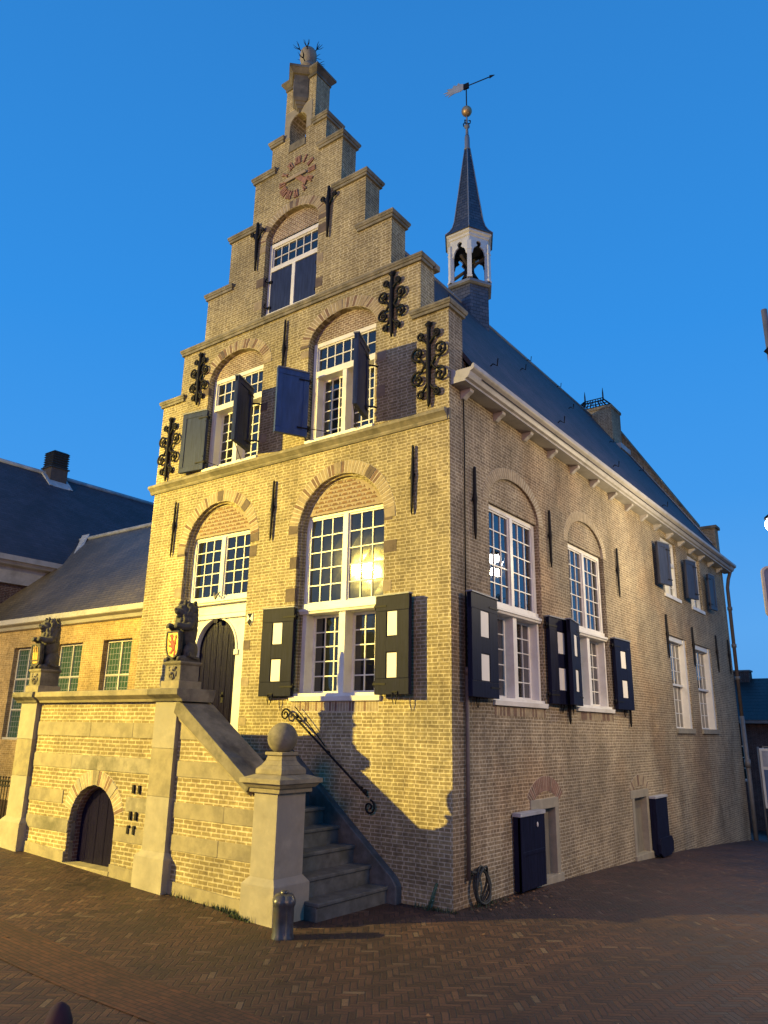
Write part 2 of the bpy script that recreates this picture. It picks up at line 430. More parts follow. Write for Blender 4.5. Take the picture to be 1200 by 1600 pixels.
class MB:
    def __init__(s, fr=WORLDF):
        s.v, s.f, s.m, s.fr, s.mats = [], [], [], fr, []
        s.smooth = []

    def _mi(s, mat):
        if mat is None:
            mat = s.mats[0] if s.mats else None
        if mat not in s.mats:
            s.mats.append(mat)
        return s.mats.index(mat)

    def add(s, vs, fs, mat=None, smooth=False):
        b = len(s.v)
        s.v += [s.fr(*p) for p in vs]
        mi = s._mi(mat)
        for f in fs:
            s.f.append(tuple(b + i for i in f))
            s.m.append(mi)
            s.smooth.append(smooth)

    def box(s, u0, u1, d0, d1, z0, z1, mat=None):
        vs = [(u0, d0, z0), (u1, d0, z0), (u1, d1, z0), (u0, d1, z0), (u0, d0, z1), (u1, d0, z1), (u1, d1, z1), (u0, d1, z1)]
        s.add(vs, [(0, 3, 2, 1), (4, 5, 6, 7), (0, 1, 5, 4), (1, 2, 6, 5), (2, 3, 7, 6), (3, 0, 4, 7)], mat)

    def taper(s, u0, u1, d0, d1, z0, z1, e, mat=None):
        """box whose top is grown by e on all sides"""
        vs = [(u0, d0, z0), (u1, d0, z0), (u1, d1, z0), (u0, d1, z0), (u0 - e, d0 - e, z1), (u1 + e, d0 - e, z1), (u1 + e, d1 + e, z1), (u0 - e, d1 + e, z1)]
        s.add(vs, [(0, 3, 2, 1), (4, 5, 6, 7), (0, 1, 5, 4), (1, 2, 6, 5), (2, 3, 7, 6), (3, 0, 4, 7)], mat)

    def prism(s, poly, d0, d1, mat=None, holes=()):
        """poly of (u, z) extruded along d, with holes"""
        rings = [list(poly)] + [list(h) for h in holes]
        tris = tessellate_polygon([[Vector((p[0], p[1], 0)) for p in r] for r in rings])
        flat = [p for r in rings for p in r]
        n = len(flat)
        vs = [(p[0], d0, p[1]) for p in flat] + [(p[0], d1, p[1]) for p in flat]
        fs = [tuple(t) for t in tris] + [tuple(n + i for i in reversed(t)) for t in tris]
        b = 0
        for r in rings:
            k = len(r)
            for i in range(k):
                j = (i + 1) % k
                fs.append((b + i, b + j, n + b + j, n + b + i))
            b += k
        s.add(vs, fs, mat)

    def profile(s, prof, u0, u1, mat=None, e0=0.0, e1=0.0):
        """profile of (d, z) extruded along u; e mitres the ends by d"""
        n = len(prof)
        vs = [(u0 + e0 * p[0], p[0], p[1]) for p in prof] + [(u1 + e1 * p[0], p[0], p[1]) for p in prof]
        fs = [tuple(range(n)), tuple(reversed(range(n, 2 * n)))]
        for i in range(n):
            j = (i + 1) % n
            fs.append((i, j, n + j, n + i))
        s.add(vs, fs, mat)

    def tube(s, pts, r, mat=None, n=8, closed=False, flat=1.0):
        pts = [Vector(p) for p in pts]
        rs = r if isinstance(r, (list, tuple)) else [r] * len(pts)
        vs, fs = [], []
        up = Vector((0, 0, 1))
        t0 = (pts[1] - pts[0]).normalized()
        a = t0.orthogonal().normalized() if abs(t0.dot(up)) > 0.95 else t0.cross(up).normalized()
        L = len(pts)
        for i, p in enumerate(pts):
            t = (pts[min(i + 1, L - 1)] - pts[max(i - 1, 0)])
            if closed:
                t = pts[(i + 1) % L] - pts[i - 1]
            t.normalize()
            a = (a - t * a.dot(t))
            if a.length < 1e-6:
                a = t.orthogonal()
            a.normalize()
            bb = t.cross(a)
            for k in range(n):
                w = 2 * pi * k / n
                vs.append(tuple(p + (a * cos(w) * flat + bb * sin(w)) * rs[i]))
        rng = L if closed else L - 1
        for i in range(rng):
            for k in range(n):
                i2 = (i + 1) % L
                fs.append((i * n + k, i * n + (k + 1) % n, i2 * n + (k + 1) % n, i2 * n + k))
        if not closed:
            fs.append(tuple(reversed(range(n))))
            fs.append(tuple(range((L - 1) * n, L * n)))
        s.add(vs, fs, mat, smooth=True)

    def lathe(s, prof, c=(0, 0, 0), mat=None, n=24, rot=0.0, smooth=True):
        """prof of (r, z) about the vertical axis"""
        vs, fs = [], []
        for r, z in prof:
            for k in range(n):
                w = 2 * pi * k / n + rot
                vs.append((c[0] + r * cos(w), c[1] + r * sin(w), c[2] + z))
        for i in range(len(prof) - 1):
            for k in range(n):
                fs.append((i * n + k, i * n + (k + 1) % n, (i + 1) * n + (k + 1) % n, (i + 1) * n + k))
        fs.append(tuple(reversed(range(n))))
        fs.append(tuple(range((len(prof) - 1) * n, len(prof) * n)))
        s.add(vs, fs, mat, smooth=smooth)

    def ball(s, c, r, mat=None, n=12, sc=(1, 1, 1)):
        prof = [(max(1e-4, r * sin(pi * i / n)), -r * cos(pi * i / n)) for i in range(n + 1)]
        vs, fs = [], []
        m = 2 * n
        for rr, z in prof:
            for k in range(m):
                w = 2 * pi * k / m
                vs.append((c[0] + rr * cos(w) * sc[0], c[1] + rr * sin(w) * sc[1], c[2] + z * sc[2]))
        for i in range(n):
            for k in range(m):
                fs.append((i * m + k, i * m + (k + 1) % m, (i + 1) * m + (k + 1) % m, (i + 1) * m + k))
        fs.append(tuple(reversed(range(m))))
        fs.append(tuple(range(n * m, (n + 1) * m)))
        s.add(vs, fs, mat, smooth=True)

    def build(s, name, mat=None, parent=None, bevel=0.0, origin=None, auto=False):
        me = bpy.data.meshes.new(name)
        org = Vector(origin) if origin is not None else Vector((0, 0, 0))
        me.from_pydata([tuple(v - org) for v in s.v], [], s.f)
        mats = [m if m is not None else mat for m in s.mats] or [mat]
        for m in mats:
            me.materials.append(m)
        me.polygons.foreach_set('material_index', s.m)
        me.polygons.foreach_set('use_smooth', s.smooth)
        bm = bmesh.new()
        bm.from_mesh(me)
        bmesh.ops.recalc_face_normals(bm, faces=bm.faces)
        bm.to_mesh(me)
        bm.free()
        me.update()
        o = bpy.data.objects.new(name, me)
        col.objects.link(o)
        if parent is not None:
            o.parent = parent
        if bevel:
            md = o.modifiers.new('bevel', 'BEVEL')
            md.width = bevel
            md.segments = 2
            md.limit_method = 'ANGLE'
            md.angle_limit = radians(40)
        return o


def tag(o, label=None, cat=None, group=None, kind=None):
    for k, v in (('label', label), ('category', cat), ('group', group), ('kind', kind)):
        if v:
            o[k] = v
    return o


def empty(name, loc=(0, 0, 0), rz=0.0):
    o = bpy.data.objects.new(name, None)
    col.objects.link(o)
    o.location = loc
    o.rotation_euler = (0, 0, rz)
    o.empty_display_size = 0.2
    return o


def arc(cu, cz, ru, rz, a0, a1, n):
    return [(cu + ru * cos(a0 + (a1 - a0) * i / n), cz + rz * sin(a0 + (a1 - a0) * i / n)) for i in range(n + 1)]


def ground_z(x, y):
    z = 0.045 * min(8.0, max(0.0, -x - 1.0))
    if y > 0.3:
        yy = min(y, 30)
        z -= 0.02 * (yy - 0.3) + 0.0015 * yy * yy
    return z


# ================================================================== THE SETTING
def axis_vals(a, b, step_near, c, far):
    vals = []
    x = a
    while x < b:
        vals.append(x)
        dist = abs(x - c)
        x += step_near if dist < 12 else (far if dist > 60 else 3.0)
    vals.append(b)
    return vals


gm = MB()
xs = axis_vals(-400, 400, 0.6, -2, 25)
ys = axis_vals(-400, 500, 0.6, 2, 25)
vs = [(x, y, ground_z(x, y) + 0.012 * noise.noise(Vector((x * 0.5, y * 0.5, 0)))) for y in ys for x in xs]
nx = len(xs)
fs = [(j * nx + i, j * nx + i + 1, (j + 1) * nx + i + 1, (j + 1) * nx + i) for j in range(len(ys) - 1) for i in range(nx - 1)]
gm.add(vs, fs, PAVE, smooth=True)
ground = gm.build('ground', PAVE)
tag(ground, kind='structure')

# a strip of long narrow red clinkers crossing the herringbone field
bm_ = MB()
p0, p1, w = Vector((-14, -4.72, 0)), Vector((7, -4.78, 0)), 0.34
dr = (p1 - p0).normalized()
nr = Vector((-dr.y, dr.x, 0))
N = 60
vs = []
for i in range(N + 1):
    p = p0.lerp(p1, i / N)
    for sg in (-w, 0, w):
        q = p + nr * sg
        vs.append((q.x, q.y, ground_z(q.x, q.y) + 0.012 * noise.noise(Vector((q.x * 0.5, q.y * 0.5, 0))) + 0.008))
fs = [(3 * i + k, 3 * i + k + 1, 3 * i + k + 4, 3 * i + k + 3) for i in range(N) for k in range(2)]
bm_.add(vs, fs, PAVE_BAND, smooth=True)
tag(bm_.build('paving_band', PAVE_BAND), kind='structure')

# ================================================================== TOWN HALL
hall = empty('town_hall', (0, 0, 0))
tag(hall, 'tall yellow brick town hall with a stepped gable, bell turret and navy shutters', 'town hall')
XC = -3.81


def ring(fr, cu, cz, ru, rz, th, n, name='window_arch', a0=0.0, a1=pi, stones=(), proud=0.007, parent=hall, m1=VOUSS, m2=VOUSS2, mst=QUOIN_L, gap=0.12):
    back = MB(fr)
    outer = arc(cu, cz, ru + th, rz + th, a0, a1, n)
    inner = arc(cu, cz, ru, rz, a0, a1, n)
    back.prism(outer + inner[::-1], -0.003, 0.06, MORTAR)
    for i in range(n):
        t0, t1 = a0 + (a1 - a0) * (i + gap) / n, a0 + (a1 - a0) * (i + 1 - gap) / n
        mt = m1 if random.random() < 0.7 else m2
        pr = proud + random.uniform(-0.002, 0.002)
        if i in stones:
            mt = stones[i] if isinstance(stones, dict) else mst
            t0, t1 = a0 + (a1 - a0) * i / n, a0 + (a1 - a0) * (i + 1) / n
            pr += 0.004
        q = [(cu + (ru + k) * cos(t), cz + (rz + k) * sin(t)) for k, t in ((0.004, t0), (th * 0.985, t0), (th * 0.985, t1), (0.004, t1))]
        back.prism(q, -pr, 0.05, mt)
    return back.build(name, VOUSS, parent)


def lights(frm, bars, gl, u0, u1, z0, z1, d, cols, rows, fw=0.045, bar=0.02, wmat=WHITE, gmat=GLASS, th=0.05):
    """one sash: frame, glazing bars, glass"""
    frm.box(u0, u0 + fw, d, d + th, z0, z1, wmat)
    frm.box(u1 - fw, u1, d, d + th, z0, z1, wmat)
    frm.box(u0 + fw, u1 - fw, d, d + th, z0, z0 + fw, wmat)
    frm.box(u0 + fw, u1 - fw, d, d + th, z1 - fw, z1, wmat)
    a0, a1, b0, b1 = u0 + fw, u1 - fw, z0 + fw, z1 - fw
    for i in range(1, cols):
        u = a0 + (a1 - a0) * i / cols
        bars.box(u - bar / 2, u + bar / 2, d + 0.008, d + 0.04, b0, b1, wmat)
    for j in range(1, rows):
        z = b0 + (b1 - b0) * j / rows
        bars.box(a0, a1, d + 0.010, d + 0.038, z - bar / 2, z + bar / 2, wmat)
    # every pane sits in its putty at its own slight angle
    for i in range(cols):
        for j in range(rows):
            pa, pb = a0 + (a1 - a0) * i / cols, a0 + (a1 - a0) * (i + 1) / cols
            qa, qb = b0 + (b1 - b0) * j / rows, b0 + (b1 - b0) * (j + 1) / rows
            e = [random.uniform(-0.0012, 0.0012) for _ in range(4)]
            dd = d + 0.026
            gl.add([(pa, dd + e[0], qa), (pb, dd + e[1], qa), (pb, dd + e[2], qb), (pa, dd + e[3], qb),
                    (pa, dd + 0.008, qa), (pb, dd + 0.008, qa), (pb, dd + 0.008, qb), (pa, dd + 0.008, qb)],
                   [(0, 1, 2, 3), (4, 7, 6, 5), (0, 4, 5, 1), (1, 5, 6, 2), (2, 6, 7, 3), (3, 7, 4, 0)], gmat)


def finish_window(frm, bars, gl, name='window', parent=hall, gmat=GLASS, label=None):
    w = frm.build(name, WHITE, parent, bevel=0.004)
    bars.build('glazing_bars', WHITE, w)
    gl.build('glass', gmat, w)
    if label:
        w['label'] = label
    return w


# ---- front gable wall
steps = [(3.81, 9.37), (3.235, 10.51), (2.575, 11.72), (1.925, 12.97), (1.275, 14.25), (0.80, 15.0), (0.45, 16.4)]
poly = [(XC + 3.81, -0.6)]
for h, z in steps:
    poly += [(XC + h, z)]
    nxt = steps[steps.index((h, z)) + 1][0] if (h, z) != steps[-1] else None
    if nxt:
        poly.append((XC + nxt, z))
left = [(2 * XC - u, z) for u, z in poly]
poly = poly + left[::-1]
CR, CL = -2.27, -5.44            # centres of the two ground floor bays


def arched(cu, half, zb, zs, rz, n=20):
    return [(cu - half, zb), (cu + half, zb)] + arc(cu, zs, half, rz, 0, pi, n)


def arc_hole(u0, u1, zb, zs, rz, n=20):
    return arched((u0 + u1) / 2, (u1 - u0) / 2, zb, zs, rz, n)


open_GR = arc_hole(-3.25, -1.29, 2.83, 5.80, 0.97)
open_GL = arc_hole(-6.40, -4.48, 1.90, 5.80, 0.97)
open_UL = arc_hole(-6.10, -4.44, 7.50, 9.56, 0.56)
open_UR = arc_hole(-3.20, -1.55, 7.50, 9.56, 0.56)
open_T = arc_hole(-4.62, -3.10, 10.66, 12.55, 0.52)
niche = arched(-3.84, 0.24, 14.72, 15.30, 0.24, 12)
gw = MB(FRONT)
gw.prism(poly, 0.0, 0.45, BRICK, holes=[open_GR, open_GL, open_UL, open_UR, open_T, niche])
gable = gw.build('gable_wall', BRICK, hall)
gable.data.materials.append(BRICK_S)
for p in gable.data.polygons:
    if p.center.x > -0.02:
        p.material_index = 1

# coping stones on the steps
def coping(u0, u1, zt, d1=0.45):
    cap = MB(FRONT)
    cap.box(u0 + 0.035, u1 - 0.035, -0.045, d1 + 0.045, zt - 0.145, zt - 0.085, COPING)
    cap.taper(u0 + 0.015, u1 - 0.015, -0.06, d1 + 0.06, zt - 0.085, zt - 0.045, 0.015, COPING)
    cap.box(u0, u1, -0.082, d1 + 0.082, zt - 0.045, zt, COPING)
    cap.build('step_coping', COPING, hall, bevel=0.006)


for i, (h, z) in enumerate(steps[:-1]):
    inn = steps[i + 1][0] - (0.2 if i < 5 else 0.05)
    if i == 1:
        coping(XC - h - 0.08, XC + h + 0.08, z + 0.12, 0.30)
        for a_, c_ in ((XC + inn, XC + h + 0.08), (XC - h - 0.08, XC - inn)):
            cap = MB(FRONT)
            cap.box(a_, c_, 0.385, 0.53, z + 0.0, z + 0.115, COPING)
            cap.build('step_coping', COPING, hall, bevel=0.006)
    else:
        coping(XC + inn, XC + h + 0.08, z + 0.12)
        coping(XC - h - 0.08, XC - inn, z + 0.12)
# string course between the storeys
sc = MB(FRONT)
prof = [(0.02, 7.28), (-0.03, 7.28), (-0.05, 7.315), (-0.05, 7.335), (-0.085, 7.37), (-0.12, 7.40), (-0.13, 7.405), (-0.13, 7.455), (-0.10, 7.475), (0.02, 7.49)]
sc.profile(prof, XC - 3.81 - 0.10, -0.02, COPING)
sc.box(-0.02, 0.015, -0.03, 0.02, 7.29, 7.47, COPING)
sc.build('string_course', COPING, hall, bevel=0.004)

# top pinnacle: cap, diagonal pilaster, niche surround, urn with spikes
pin = MB(FRONT)
pin.box(XC - 0.47, XC + 0.47, -0.03, 0.48, 16.36, 16.43, STONE_D)
pin.taper(XC - 0.47, XC + 0.47, -0.03, 0.48, 16.43, 16.52, 0.07, STONE_D)
pin.box(XC - 0.55, XC + 0.55, -0.105, 0.56, 16.52, 16.58, STONE_D)
dg = Frame((XC, -0.02, 0), (1, -1, 0), (1, 1, 0))
pin2 = MB(dg)
pin2.taper(-0.26, 0.20, -0.20, 0.26, 16.43, 16.53, 0.07, STONE_D)
pin2.box(-0.335, 0.28, -0.28, 0.335, 16.53, 16.60, STONE_D)
pin.v += pin2.v[:]
off_i = len(pin.v) - len(pin2.v)
for f, mi in zip(pin2.f, pin2.m):
    pin.f.append(tuple(off_i + i for i in f))
    pin.m.append(0)
    pin.smooth.append(False)
pinnacle = pin.build('pinnacle_cap', STONE_D, hall, bevel=0.006)
pil = MB(dg)
pil.box(-0.16, 0.16, -0.16, 0.16, 15.82, 16.44, STONE_D)
pil.box(-0.14, 0.12, -0.168, 0.0, 15.98, 16.32, LEAD_L)
for k in range(4):
    e0, e1 = 0.16 * (4 - k) / 4, 0.16 * (3 - k) / 4 + 0.015
    z1 = 15.82 - 0.07 * k
    pil.taper(-e1, e1, -e1, e1, z1 - 0.07, z1, e0 - e1, STONE_D)
pil.build('corner_pilaster', BRICK, hall)
ns = MB(FRONT)
ns.prism([(-4.24, 15.02), (-4.09, 15.02), (-4.09, 15.30)] + arc(-3.84, 15.30, 0.25, 0.25, pi, 0, 14)[1:-1] + [(-3.59, 15.30), (-3.59, 15.02), (-3.44, 15.02), (-3.44, 15.72), (-4.24, 15.72)], -0.012, 0.03, STONE_L)
ns.prism([(-4.08, 14.60), (-3.60, 14.60), (-3.60, 14.79), (-4.08, 14.79)], -0.02, 0.43, STONE_D)
ns.build('niche_surround', STONE_L, hall)
urn = MB(FRONT)
US = 0.80
urn.lathe([(r_ * 0.8, z_ * US) for r_, z_ in [(0.27, 0), (0.27, 0.08), (0.22, 0.12), (0.14, 0.3), (0.13, 0.36), (0.19, 0.42), (0.205, 0.48), (0.16, 0.52), (0.17, 0.58), (0.22, 0.66), (0.245, 0.80), (0.24, 0.94), (0.20, 1.04), (0.10, 1.09), (0.02, 1.10)]], (XC, 0.16, 16.58), STONE_L, 20)
u_o = urn.build('urn_finial', STONE_L, hall)
sp = MB(FRONT)
for k, (a, z) in enumerate([(0.2, 17.55), (1.5, 17.6), (2.9, 17.5), (4.2, 17.55), (5.3, 17.45), (0.6, 17.12), (3.4, 17.1), (5.0, 17.1)]):
    z = 16.58 + (z - 16.58) * US * 0.97
    c0 = Vector((XC + 0.16 * cos(a), 0.16 + 0.16 * sin(a), z))
    up = 0.9 if z > 17.0 else 0.1
    dirv = Vector((cos(a), sin(a), up)).normalized()
    c1 = c0 + dirv * 0.11
    sp.tube([c0, c1], [0.014, 0.01], IRON, 5)
    for q in range(4):
        w = dirv.orthogonal().normalized()
        w.rotate(Matrix.Rotation(q * pi / 2 + 0.4, 3, dirv))
        sp.tube([c1 - dirv * 0.04, c1 + dirv * 0.05 + w * 0.06, c1 + dirv * 0.12 + w * 0.08], [0.01, 0.008, 0.003], IRON, 4)
sp.build('bird_spikes', IRON, u_o)

# ---- arches of the front
dk = {3: QUOIN, 8: QUOIN_L, 12: QUOIN, 19: QUOIN_L, 30: QUOIN_L, 34: QUOIN, 37: QUOIN}
ring(FRONT, CR, 5.80, 0.985, 0.975, 0.225, 44, stones={0: QUOIN_L, 1: QUOIN_L, 12: QUOIN, 13: QUOIN, 22: QUOIN_L, 23: QUOIN_L, 35: QUOIN_L, 43: QUOIN, 42: QUOIN})
ring(FRONT, CL, 5.80, 0.965, 0.975, 0.225, 44, stones={0: QUOIN, 1: QUOIN, 10: QUOIN, 11: QUOIN, 21: QUOIN, 22: QUOIN, 34: QUOIN_L, 43: QUOIN_L, 42: QUOIN_L})
ring(FRONT, -5.27, 9.56, 0.835, 0.565, 0.22, 34, stones={0: QUOIN_L, 11: QUOIN_L, 22: QUOIN, 33: QUOIN})
ring(FRONT, -2.375, 9.56, 0.83, 0.565, 0.22, 34, stones={0: QUOIN_L, 10: QUOIN_L, 17: QUOIN_L, 33: QUOIN})
ring(FRONT, -3.86, 12.55, 0.765, 0.525, 0.20, 30, stones={1: QUOIN_L, 7: QUOIN_L, 14: QUOIN_L, 15: QUOIN, 24: QUOIN, 25: QUOIN})

# stepped moulding in the reveals, and quoin stones down the jambs
jm = MB(FRONT)
for (u0, u1, zb, zs, rz) in ((-3.25, -1.29, 4.5, 5.80, 0.97), (-6.40, -4.48, 4.5, 5.80, 0.97)):
    for e, d0 in ((0.035, 0.065), (0.07, 0.125)):
        cu, hf = (u0 + u1) / 2, (u1 - u0) / 2
        out = arc(cu, zs, hf + 0.001, rz + 0.001, 0, pi, 20)
        inn = arc(cu, zs, hf - e, rz - e, 0, pi, 20)
        jm.prism([(u1 + 0.001, 1.95 if u0 < -6 else 2.85)] + out + [(u0 - 0.001, 1.95 if u0 < -6 else 2.85), (u0 + e, 1.95 if u0 < -6 else 2.85)] + inn[::-1] + [(u1 - e, 1.95 if u0 < -6 else 2.85)], d0, 0.17, BRICK)
jm.build('reveal_moulding', BRICK, hall)
def quoin(a, c, z, h):
    q = MB(FRONT)
    q.box(a, c, -0.006, 0.08, z, z + h, None)
    q.build('quoin_stone', random.choice((QUOIN, QUOIN_L)), hall)


for u, zz in ((-3.25, (3.2, 4.55, 5.15, 5.75)), (-6.40, (3.6, 4.9, 5.75)), (-6.10, (8.1, 9.3)), (-3.20, (8.5, 9.35)), (-4.62, (10.9, 11.45, 12.3))):
    for z in zz:
        w, h = random.uniform(0.16, 0.24), random.uniform(0.14, 0.24)
        quoin(u - w, u + 0.002, z, h)
for u, zz in ((-1.29, (4.55, 5.2, 6.1 - 0.35)), (-4.48, (3.1, 3.75, 4.3 + 1.2, 2.4)), (-4.44, (7.8, 8.5)), (-1.55, (8.05, 8.75)), (-3.10, (10.85, 11.4, 12.1, 12.45))):
    for z in zz:
        w, h = random.uniform(0.16, 0.26), random.uniform(0.14, 0.24)
        quoin(u - 0.002, u + w, z, h)

# ---- tympana
for cu, hf in ((CR, 0.98), (CL, 0.96)):
    ty = MB(FRONT)
    cu2 = -2.27 if cu == CR else -5.44
    ty.prism([(cu2 - hf + 0.03, 6.12), (cu2 + hf - 0.03, 6.12)] + [p for p in arc(cu2, 5.80, hf - 0.05, 0.93, 0, pi, 24) if p[1] > 6.12], 0.135, 0.24, PINK)
    # rows of flat trapezium and triangle bricks
    r = 0
    z = 6.17
    while z < 6.74:
        u = cu2 - 1.0 + (0.11 if r % 2 else 0.0)
        while u < cu2 + 1.0:
            for kind, uc, w in (('t', u, 0.15), ('d', u + 0.11, 0.05)):
                h = 0.042
                q = [(uc - w / 2, z), (uc + w / 2, z), (uc + w / 4, z + h), (uc - w / 4, z + h)] if kind == 't' else [(uc - w / 2, z + 0.0), (uc + w / 2, z + 0.0), (uc, z + h)]
                if all(((a - cu2) / (hf - 0.08)) ** 2 + ((b - 5.8) / 0.91) ** 2 < 1 for a, b in q):
                    ty.prism(q, 0.128, 0.15, TYMRED)
            u += 0.22
        z += 0.078
        r += 1
    ty.build('patterned_tympanum', PINK, hall)
for u0, u1, zf, zs, rz, d in ((-6.10, -4.44, 9.66, 9.56, 0.56, 0.13), (-3.20, -1.55, 9.66, 9.56, 0.56, 0.13), (-4.62, -3.10, 12.50, 12.55, 0.52, 0.12)):
    t2 = MB(FRONT)
    cu, hf = (u0 + u1) / 2, (u1 - u0) / 2
    t2.prism([(cu - hf + 0.002, zf), (cu + hf - 0.002, zf)] + [p for p in arc(cu, zs, hf - 0.002, rz - 0.002, 0, pi, 24) if p[1] > zf], d, d + 0.15, BRICK_TYM)
    t2.build('arch_infill', BRICK_TYM, hall)


# ---- big ground floor window (front right bay), used on the flank as well
def tall_window(fr, u0, u1, ztop, d=0.18, gmat=GLASS, zsill=2.83, deep=0.20, label=None, side_w=0.13):
    f, b, g = MB(fr), MB(fr), MB(fr)
    um = (u0 + u1) / 2
    zt = 4.43
    f.box(u0, u0 + 0.10, d, d + 0.09, zt, ztop, WHITE)
    f.box(u1 - 0.10, u1, d, d + 0.09, zt, ztop, WHITE)
    f.box(u0 + 0.10, u1 - 0.10, d, d + 0.09, ztop - 0.10, ztop, WHITE)
    f.box(um - 0.055, um + 0.055, d - 0.012, d + 0.09, zt, ztop - 0.10, WHITE)
    # transom with a drip moulding
    f.box(u0, u1, d - 0.03, d + 0.24, zt - 0.07, zt + 0.075, WHITE)
    f.taper(u0 + 0.01, u1 - 0.01, d - 0.07, d + 0.2, zt - 0.11, zt - 0.07, 0.012, WHITE)
    f.box(u0 + 0.002, u1 - 0.002, d - 0.10, d + 0.02, zt - 0.068, zt - 0.02, WHITE)
    for a, c in ((u0 + 0.10, um - 0.055), (um + 0.055, u1 - 0.10)):
        lights(f, b, g, a, c, zt + 0.075, ztop - 0.10, d + 0.02, 3, 5, fw=0.03, gmat=gmat)
    # deep lower lights between boxed reveals
    z0 = zsill + 0.10
    D = d + deep
    f.box(u0, u0 + side_w, d - 0.02, D + 0.05, z0, zt - 0.11, WHITE)
    f.box(u1 - side_w, u1, d - 0.02, D + 0.05, z0, zt - 0.11, WHITE)
    f.box(um - 0.07, um + 0.07, d - 0.03, D + 0.05, z0, zt - 0.11, WHITE)
    f.box(u0, u1, D + 0.05, D + 0.06, z0, zt - 0.07, WHITE)
    for a, c in ((u0 + side_w, um - 0.07), (um + 0.07, u1 - side_w)):
        lights(f, b, g, a, c, z0 + 0.02, zt - 0.11, D - 0.02, 3, 5, fw=0.05, gmat=gmat)
    # sill
    f.taper(u0 - 0.01, u1 + 0.01, -0.045, D + 0.02, zsill - 0.01, z0 - 0.03, 0.012, WHITE)
    f.box(u0 + 0.02, u1 - 0.02, 0.0, D + 0.04, z0 - 0.03, z0 + 0.02, WHITE)
    return finish_window(f, b, g, gmat=gmat, label=label)


tall_window(FRONT, -3.22, -1.31, 6.17)
# rowlock course under the sill
rl = MB(FRONT)
u = -3.2
while u < -1.36:
    rl.box(u, u + 0.048, -0.004, 0.05, 2.66, 2.81, VOUSS if random.random() < 0.65 else VOUSS2)
    u += 0.06
rl.box(-3.21, -1.34, -0.0015, 0.04, 2.65, 2.82, MORTAR)
rl.build('sill_rowlock', VOUSS, hall)

# ---- door bay: window, lintel board, arched door
f, b, g = MB(FRONT), MB(FRONT), MB(FRONT)
u0, u1, z0, z1, d = -6.37, -4.49, 4.78, 6.17, 0.18
f.box(u0, u0 + 0.11, d, d + 0.09, z0, z1, WHITE)
f.box(u1 - 0.10, u1, d, d + 0.09, z0, z1, WHITE)
f.box(u0 + 0.11, u1 - 0.10, d, d + 0.09, z1 - 0.10, z1, WHITE)
f.box(u0 + 0.11, u1 - 0.10, d, d + 0.09, z0, z0 + 0.07, WHITE)
um = (u0 + u1) / 2
f.box(um - 0.055, um + 0.055, d - 0.012, d + 0.09, z0 + 0.07, z1 - 0.10, WHITE)
lights(f, b, g, u0 + 0.11, um - 0.055, z0 + 0.07, z1 - 0.10, d + 0.02, 3, 5, fw=0.03)
lights(f, b, g, um + 0.055, u1 - 0.10, z0 + 0.07, z1 - 0.10, d + 0.02, 3, 5, fw=0.03)
finish_window(f, b, g)
ds = MB(FRONT)
ds.box(u0, u1 + 0.0, 0.10, 0.26, 4.70, 4.775, WHITE)
ds.box(u0, u1 + 0.0, 0.07, 0.26, 4.735, 4.765, WHITE)
ds.box(u0, u1, 0.20, 0.28, 4.46, 4.70, WHITE)
ds.box(u0 + 0.06, u1 - 0.10, 0.185, 0.21, 4.51, 4.655, WHITE)
ds.box(u0, u1, 0.15, 0.26, 4.415, 4.465, WHITE)
DX, DH = -5.47, 0.56
ds.prism([(u0, 1.9), (DX - DH, 1.9)] + arc(DX, 3.80, DH, DH + 0.05, pi, 0, 24) + [(DX + DH, 1.9), (u1, 1.9), (u1, 4.43), (u0, 4.43)], 0.21, 0.29, WHITE)
ds.prism([(DX - DH - 0.05, 3.80)] + arc(DX, 3.80, DH + 0.05, DH + 0.09, pi, 0, 24)[1:] + arc(DX, 3.80, DH + 0.01, DH + 0.06, 0, pi, 24), 0.185, 0.215, WHITE)
for s_ in (-1, 1):
    ds.box(DX + s_ * (DH + 0.035) - 0.055, DX + s_ * (DH + 0.035) + 0.055, 0.175, 0.215, 3.70, 3.80, WHITE)
ds.prism([(DX - 0.06, 4.42), (DX + 0.06, 4.42), (DX + 0.05, 4.33), (DX - 0.05, 4.33)], 0.15, 0.2, NAVY_DOOR)
ds.build('door_surround', WHITE, hall, bevel=0.004)
# small white bird-like ornament on the lintel
orn = MB(FRONT)
orn.tube([(-5.52, 0.10, 4.93), (-5.46, 0.06, 4.86), (-5.42, 0.05, 4.80), (-5.36, 0.06, 4.88), (-5.33, 0.10, 4.93)], [0.01, 0.02, 0.03, 0.02, 0.008], STONE_L, 6)
orn.build('lintel_ornament', STONE_L, hall)
dr = MB(FRONT)
n = 7
for i in range(n):
    a, c = DX - DH + 2 * DH * i / n, DX - DH + 2 * DH * (i + 1) / n
    def top(x):
        q = max(0.0, 1 - ((x - DX) / (DH + 0.001)) ** 2)
        return 3.80 + (DH + 0.05) * sqrt(q)
    pts = [(a + 0.006, 1.92), (c - 0.006, 1.92)] + [(x, top(x)) for x in [c - 0.006 - (c - a - 0.012) * k / 4 for k in range(5)]]
    dr.prism(pts, 0.300 + 0.002 * (i % 2), 0.345, NAVY_DOOR)
dr.box(DX - DH - 0.02, DX + DH + 0.02, 0.335, 0.35, 1.9, 4.40, BLACKV)
door = dr.build('entrance_door', NAVY_DOOR, hall, bevel=0.005)
kn = MB(FRONT)
kn.ball((DX + 0.18, 0.285, 2.95), 0.03, IRON, 8)
kn.box(DX + 0.15, DX + 0.21, 0.292, 0.302, 2.82, 3.02, IRON)
kn.build('door_handle', IRON, door)

